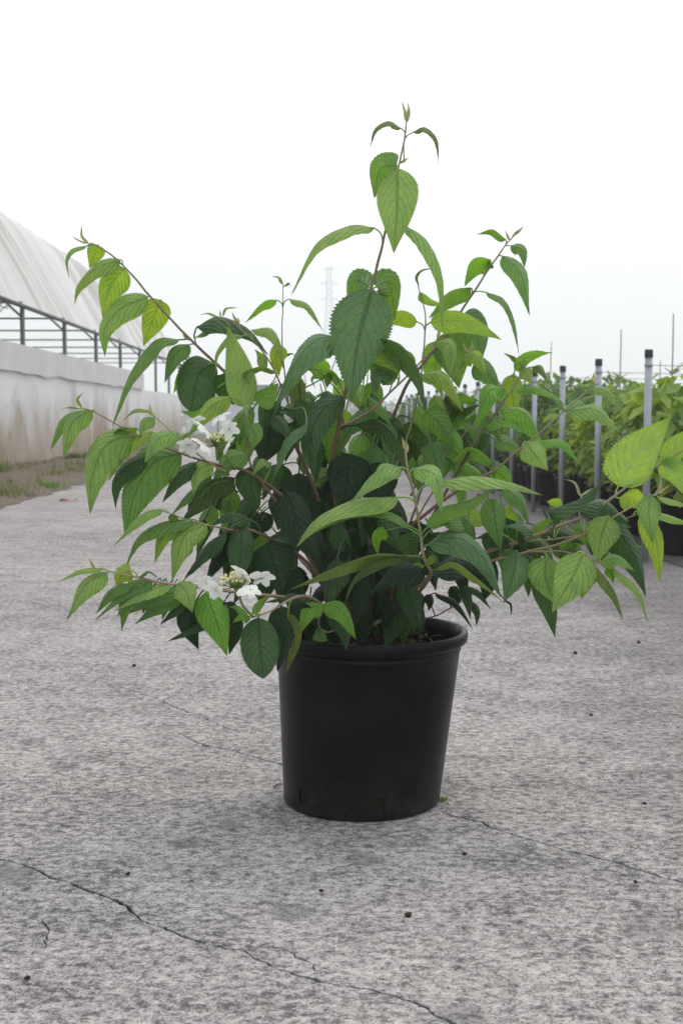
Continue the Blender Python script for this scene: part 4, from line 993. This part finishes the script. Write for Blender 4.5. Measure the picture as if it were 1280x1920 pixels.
# L5
L('L5', [(178, 1066), (172, 1056), (167, 1045)], 7, 20, 0, 'p'); L('L5', [(193, 1065), (150, 1069), (108, 1093)], 26, 66, .01, 'l'); L('L5', [(201, 1074), (160, 1098), (126, 1161)], 52, 42, .03, 'l'); L('L5', [(246, 1070), (226, 1082), (220, 1103)], 44, 20, -.02, 'y'); L('L5', [(246, 1098), (210, 1110), (180, 1152)], 34, 44, .0, 'm'); L('L5', [(260, 1100), (222, 1120), (178, 1164)], 30, 56, .01, 'm')
L('L5', [(286, 1092), (241, 1114), (228, 1182)], 48, 30, .02, 'm'); L('L5', [(321, 1094), (270, 1113), (214, 1146)], 34, 52, .04, 'l'); L('L5', [(336, 1112), (290, 1118), (238, 1152)], 44, 40, -.01, 'm'); L('L5', [(342, 1120), (302, 1130), (254, 1170)], 46, 38, -.02, 'm'); L('L5', [(334, 1093), (350, 1112), (361, 1149)], 48, 10, .04, 'l'); L('L5', [(262, 1081), (279, 1071), (298, 1084)], 18, 70, .0, 'm')
L('L5', [(386, 1110), (404, 1160), (426, 1230)], 66, 8, .04, 'v', wav=.02); L('L5', [(402, 1155), (360, 1178), (314, 1203)], 30, 54, .0, 'd'); L('L5', [(366, 1130), (358, 1172), (372, 1218)], 56, 8, -.02, 'k'); L('L5', [(352, 1120), (320, 1150), (300, 1172)], 34, 50, -.02, 'd'); L('L5', [(420, 1130), (440, 1180), (430, 1228)], 50, 14, -.03, 'k')
L('L6', [(484, 1158), (487, 1210), (494, 1272)], 70, 4, .03, 'd', blunt=True, wav=.02); L('L6', [(520, 1140), (532, 1192), (520, 1260)], 56, 12, -.03, 'k'); L('L6', [(540, 1150), (551, 1200), (536, 1264)], 30, 24, -.05, 'o'); L('L6', [(470, 1157), (452, 1155), (435, 1168)], 24, 40, .02, 'v'); L('L6', [(474, 1150), (485, 1130), (505, 1118)], 24, 130, .0, 'v'); L('L6', [(462, 1150), (446, 1138), (430, 1138)], 22, 50, .0, 'v')
L('L6', [(585, 1126), (545, 1117), (498, 1130)], 38, 56, .0, 'd'); L('L6', [(570, 1130), (560, 1160), (558, 1200)], 50, 14, -.05, 'k')
L('L7', [(605, 1134), (576, 1145), (562, 1190)], 42, 28, .04, 'v'); L('L7', [(607, 1132), (640, 1146), (668, 1200)], 44, 30, .04, 'v'); L('L7', [(622, 1150), (645, 1180), (649, 1220)], 40, 16, .0, 'd'); L('L7', [(592, 1184), (602, 1194), (614, 1203)], 26, 20, .02, 'm')
# deep middle of the bush
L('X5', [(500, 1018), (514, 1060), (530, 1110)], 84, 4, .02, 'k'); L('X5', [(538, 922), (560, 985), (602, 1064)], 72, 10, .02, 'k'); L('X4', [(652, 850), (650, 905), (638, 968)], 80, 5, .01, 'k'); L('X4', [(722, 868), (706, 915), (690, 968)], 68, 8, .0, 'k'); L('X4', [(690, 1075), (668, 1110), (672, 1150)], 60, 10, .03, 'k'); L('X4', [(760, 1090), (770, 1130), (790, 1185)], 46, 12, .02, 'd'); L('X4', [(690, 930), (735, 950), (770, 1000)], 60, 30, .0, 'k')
FILL = [  # x, y, depth, tones: leaves deeper in the crown, hung from the nearest inner stem
]
inner = [b for b in ('X1', 'X2', 'X3', 'X4', 'X5', 'A', 'R1', 'H1', 'L2', 'L4', 'N', 'L5', 'L6', 'H2', 'H3', 'E', 'E2', 'F', 'D', 'N2', 'O', 'C')]
frnd = random.Random(21)
HOLES = [(545, 870, 26), (450, 900, 18), (560, 1060, 16), (590, 1120, 14), (850, 1120, 30), (830, 960, 34), (395, 1060, 22), (885, 965, 24), (330, 1010, 30), (470, 1130, 12), (700, 640, 60), (470, 700, 30)]
def fill(n, cx, cy, rx, ry, dlo, dhi, tones, wlo, whi, llo, lhi):
    k = 0
    while k < n:
        a = frnd.uniform(0, 6.28); q = math.sqrt(frnd.random())
        x, y = cx + rx * q * math.cos(a), cy + ry * q * math.sin(a)
        ln = frnd.uniform(llo, lhi); sx_ = (x - 650) / 300
        dx = ln * (sx_ * .5 + frnd.gauss(0, .3)); dy = math.sqrt(max(.1, 1 - min(.9, (dx / ln) ** 2))) * ln
        mx_, my_ = x + dx * .6, y + dy * .4
        if any((mx_ - hx) ** 2 + (my_ - hy) ** 2 < (hr + wlo * .45) ** 2 or (x + dx - hx) ** 2 + (y + dy - hy) ** 2 < hr ** 2 for hx, hy, hr in HOLES): 
            if frnd.random() < .9: continue
        best = min(inner, key=lambda b: min((p.x - x) ** 2 + (p.y - y) ** 2 for p in BR[b][0]))
        leaf(best, [(x, y), (mx_, my_), (x + dx, y + dy)], frnd.uniform(wlo, whi), frnd.uniform(0, 45), frnd.uniform(-.03, .04), frnd.choice(tones), d0=frnd.uniform(dlo, dhi))
        k += 1
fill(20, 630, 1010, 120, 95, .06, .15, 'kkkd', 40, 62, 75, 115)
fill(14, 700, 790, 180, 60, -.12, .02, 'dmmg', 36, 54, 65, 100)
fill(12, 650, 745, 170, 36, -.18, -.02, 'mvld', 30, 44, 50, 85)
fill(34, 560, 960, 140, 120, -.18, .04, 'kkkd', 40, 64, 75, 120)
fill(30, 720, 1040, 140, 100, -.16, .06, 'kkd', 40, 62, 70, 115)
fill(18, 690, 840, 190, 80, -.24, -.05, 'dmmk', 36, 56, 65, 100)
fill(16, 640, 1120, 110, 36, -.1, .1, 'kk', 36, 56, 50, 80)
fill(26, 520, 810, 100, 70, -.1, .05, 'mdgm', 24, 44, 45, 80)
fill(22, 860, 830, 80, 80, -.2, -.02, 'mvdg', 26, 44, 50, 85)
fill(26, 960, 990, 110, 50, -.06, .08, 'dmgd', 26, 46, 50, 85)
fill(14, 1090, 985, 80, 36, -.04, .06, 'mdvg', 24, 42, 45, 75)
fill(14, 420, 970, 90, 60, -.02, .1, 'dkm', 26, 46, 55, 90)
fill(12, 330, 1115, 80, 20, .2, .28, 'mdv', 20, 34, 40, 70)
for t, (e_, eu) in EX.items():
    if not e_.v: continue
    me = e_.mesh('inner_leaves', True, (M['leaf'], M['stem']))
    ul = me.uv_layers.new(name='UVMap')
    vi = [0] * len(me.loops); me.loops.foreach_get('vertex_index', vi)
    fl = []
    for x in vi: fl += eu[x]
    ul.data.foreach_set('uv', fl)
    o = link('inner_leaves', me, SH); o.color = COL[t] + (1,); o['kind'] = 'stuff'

# ---- white flower heads
def floret_mesh(seed):
    r_ = random.Random(seed); mb = MB()
    big = r_.randrange(5)
    for k in range(5):
        a = 2 * math.pi * k / 5 + r_.uniform(-.1, .1); Lp = .017 * (r_.uniform(.85, 1.1) if k != big else 1.3); wp = Lp * .40
        d = Vector((math.cos(a), math.sin(a), 0)); s = Vector((-d.y, d.x, 0)); vv = []
        nu = 6
        for i in range(nu + 1):
            u = i / nu; wv = wp * math.sin(math.pi * (u * .86 + .06)) ** .8 if i < nu else wp * .35
            z = .0035 * u * (1 - u) * 4 * .5 - .003 * u * u + r_.uniform(-.0004, .0004)
            for f in (-1, 0, 1): vv.append(d * (Lp * u + .001) + s * wv * f + Vector((0, 0, z - .0012 * abs(f))))
        mb.add(vv, [(i * 3 + j, i * 3 + j + 1, i * 3 + j + 4, i * 3 + j + 3) for i in range(nu) for j in (0, 1)])
    mb.lathe([(.0018, -.0005), (.0016, .0012), (.0002, .002)], n=8, mi=1)
    return mb.mesh('floret', True, (M['petal'], M['bud']))
FLM = [floret_mesh(i) for i in range(4)]
def cluster(cx, cy, d, stalk, florets, nb, spread, label):
    mb = MB(); pts = [PX(*p) for p in stalk]; c = PX(cx, cy, d)
    mb.tube(catmull(pts + [c - Vector((0, 0, .012))], 10), .0022, 7)
    tips = []
    for i in range(nb):
        a = rnd.uniform(0, 6.28); r = spread * math.sqrt(rnd.random())
        t = c + Vector((r * math.cos(a), r * math.sin(a) * .9, rnd.uniform(-.004, .007) + .010 * (1 - r / spread))); tips.append(t)
        if i % 3 == 0: mb.tube([c - Vector((0, 0, .012)), c.lerp(t, .6) - Vector((0, 0, .006)), t], .0009, 5)
    fp = []
    for (fx, fy, fd, tx, ty, s) in florets:
        p = PX(fx, fy, d + fd); fp.append(p)
        mb.tube([c - Vector((0, 0, .010)), c.lerp(p, .6) - Vector((0, 0, .005)), p], .0009, 5)
    o = link('flower_cluster', mb.mesh('flower_cluster', True), SH, M['stem']); o.color = (.16, .22, .05, 1)
    o['label'] = label
    for i, ((fx, fy, fd, tx, ty, s), p) in enumerate(zip(florets, fp)):
        f = bpy.data.objects.new('floret', FLM[i % 4]); C.objects.link(f); f.parent = o
        f.location = p; f.rotation_euler = (R(tx), R(ty), rnd.uniform(0, 6.28)); f.scale = (s, s, s)
    b = MB()
    for t in tips:
        r = rnd.uniform(.0018, .0032)
        b.lathe([(.0002, -r), (r * .8, -r * .6), (r, 0), (r * .75, r * .7), (.0002, r)], t, 7)
    bo = link('bud', b.mesh('bud', True), None, M['bud']); bo.parent = o; bo['kind'] = 'stuff'
cluster(440, 1090, .37, [(475, 1157, .33), (455, 1135, .36), (447, 1112, .37)],
        [(389, 1091, -.01, 44, -24, 1.15), (404, 1106, .03, 50, -14, 1.15), (456, 1078, .01, 54, 6, 1.25), (493, 1083, -.01, 42, 30, 1.15), (470, 1106, .035, 30, 14, 1.05)], 64, .024, 'flat white flower head with cream buds on a green stalk')
cluster(405, 825, .21, [(440, 880, .16), (420, 850, .19), (408, 836, .21)],
        [(427, 834, .05, 58, 6, 1.1), (430, 804, .03, 55, 16, 1.05), (384, 806, .03, 48, -15, 1.25), (385, 838, .05, 36, -30, 1.2), (351, 834, .02, 44, -20, 1.1), (410, 784, -.02, 34, 0, 1.05), (366, 788, -.02, 34, 0, 1.0)], 50, .022, 'white lacy flower head half hidden among upper left leaves')
cluster(555, 772, -.04, [(560, 840, -.05), (556, 800, -.04)], [(545, 775, .03, 40, 0, 1.3), (566, 770, .02, 40, 10, 1.3), (580, 780, .0, 35, 10, 1.2), (550, 760, -.02, 30, 0, 1.2)], 24, .02, 'partly hidden white flower head deep among the upper leaves')

# ------------------------------------------------------------------ crumbs and a dry leaf on the concrete
def crumb(px, py, r, label, seed):
    rr = random.Random(seed); bm = bmesh.new(); bmesh.ops.create_icosphere(bm, subdivisions=2, radius=r)
    for v in bm.verts:
        v.co *= 1 + .45 * noise.noise(v.co * (1.2 / r) + Vector((seed, 0, 0))); v.co.z *= .75; v.co.x *= 1.25
    zmin = min(v.co.z for v in bm.verts)
    for v in bm.verts: v.co.z -= zmin + r * .05
    me = bpy.data.meshes.new('soil_crumb'); bm.to_mesh(me); bm.free()
    o = link('soil_crumb', me, None, M['clod']); o.location = at_ground(px, py); o.rotation_euler.z = rr.uniform(0, 6)
    tag(o, label, 'soil crumb', None if 'small dark' not in label else 'small soil crumbs scattered on the concrete')
crumb(765, 1719, .0048, 'round dark soil crumb alone on the concrete in front of the pot', 1)
SM = 'small dark soil crumb lying on the open concrete'
for i, (x, y, r) in enumerate([(252, 1250, .0055), (1078, 1226, .006), (1196, 1206, .0055), (1107, 1342, .004), (1208, 1508, .0032), (240, 1640, .0028), (870, 1603, .0035), (602, 1672, .003), (1190, 1655, .003), (52, 1836, .0035)]):
    crumb(x, y, r, SM, i + 5)
mb = MB(); c = at_ground(128, 941); vv = []
for i in range(7):
    u = i / 6; w = .035 * math.sin(math.pi * (u * .9 + .05))
    for f in (-1, 0, 1): vv.append((c.x + (u - .5) * .15, c.y + f * w + .01 * math.sin(u * 4), .006 + .018 * abs(f) * math.sin(3 * u + 1) ** 2 + .012 * u))
mb.add(vv, [(i * 3 + j, i * 3 + j + 1, i * 3 + j + 4, i * 3 + j + 3) for i in range(6) for j in (0, 1)])
tag(link('fallen_leaf', mb.mesh('fallen_leaf', True), None, M['dryleaf']), 'dry orange fallen leaf on the concrete near the weedy edge', 'leaf')
# straw and moss bits at the pot's foot
mb = MB(); a_, b_ = at_ground(513, 1478), at_ground(527, 1472); mb.tube([a_ + Vector((0, 0, .002)), (a_ + b_) / 2 + Vector((0, 0, .005)), b_ + Vector((0, 0, .003))], .0012, 5)
tag(link('straw', mb.mesh('straw'), None, M['straw']), 'short yellow straw lying against the foot of the black pot', 'straw')
mb = MB(); sh = []; c = at_ground(829, 1502)
for _ in range(26): blade(mb, sh, c + Vector((rnd.gauss(0, .006), rnd.gauss(0, .006), 0)), rnd.uniform(.004, .013), .006, .0018, rnd.random())
me = mb.mesh('moss_tuft'); set_shade(me, sh)
o = tag(link('moss_tuft', me, None, M['foliage']), 'tiny green moss tuft at the right foot of the black pot', 'moss'); o.color = (.16, .22, .06, 1)

# ------------------------------------------------------------------ the damp air
k = NM('haze_air')
vol = k.n('ShaderNodeVolumePrincipled', {'Color': (0.985, 0.995, 1.0, 1), 'Density': 0.0025, 'Anisotropy': 0.0})
k.t.links.new(vol.outputs[0], k.out.inputs['Volume'])
hb = MB(); hb.box((0, 40, 29.5), (1400, 1400, 61)); tag(link('haze', hb.mesh('haze'), None, k.m), kind='stuff')
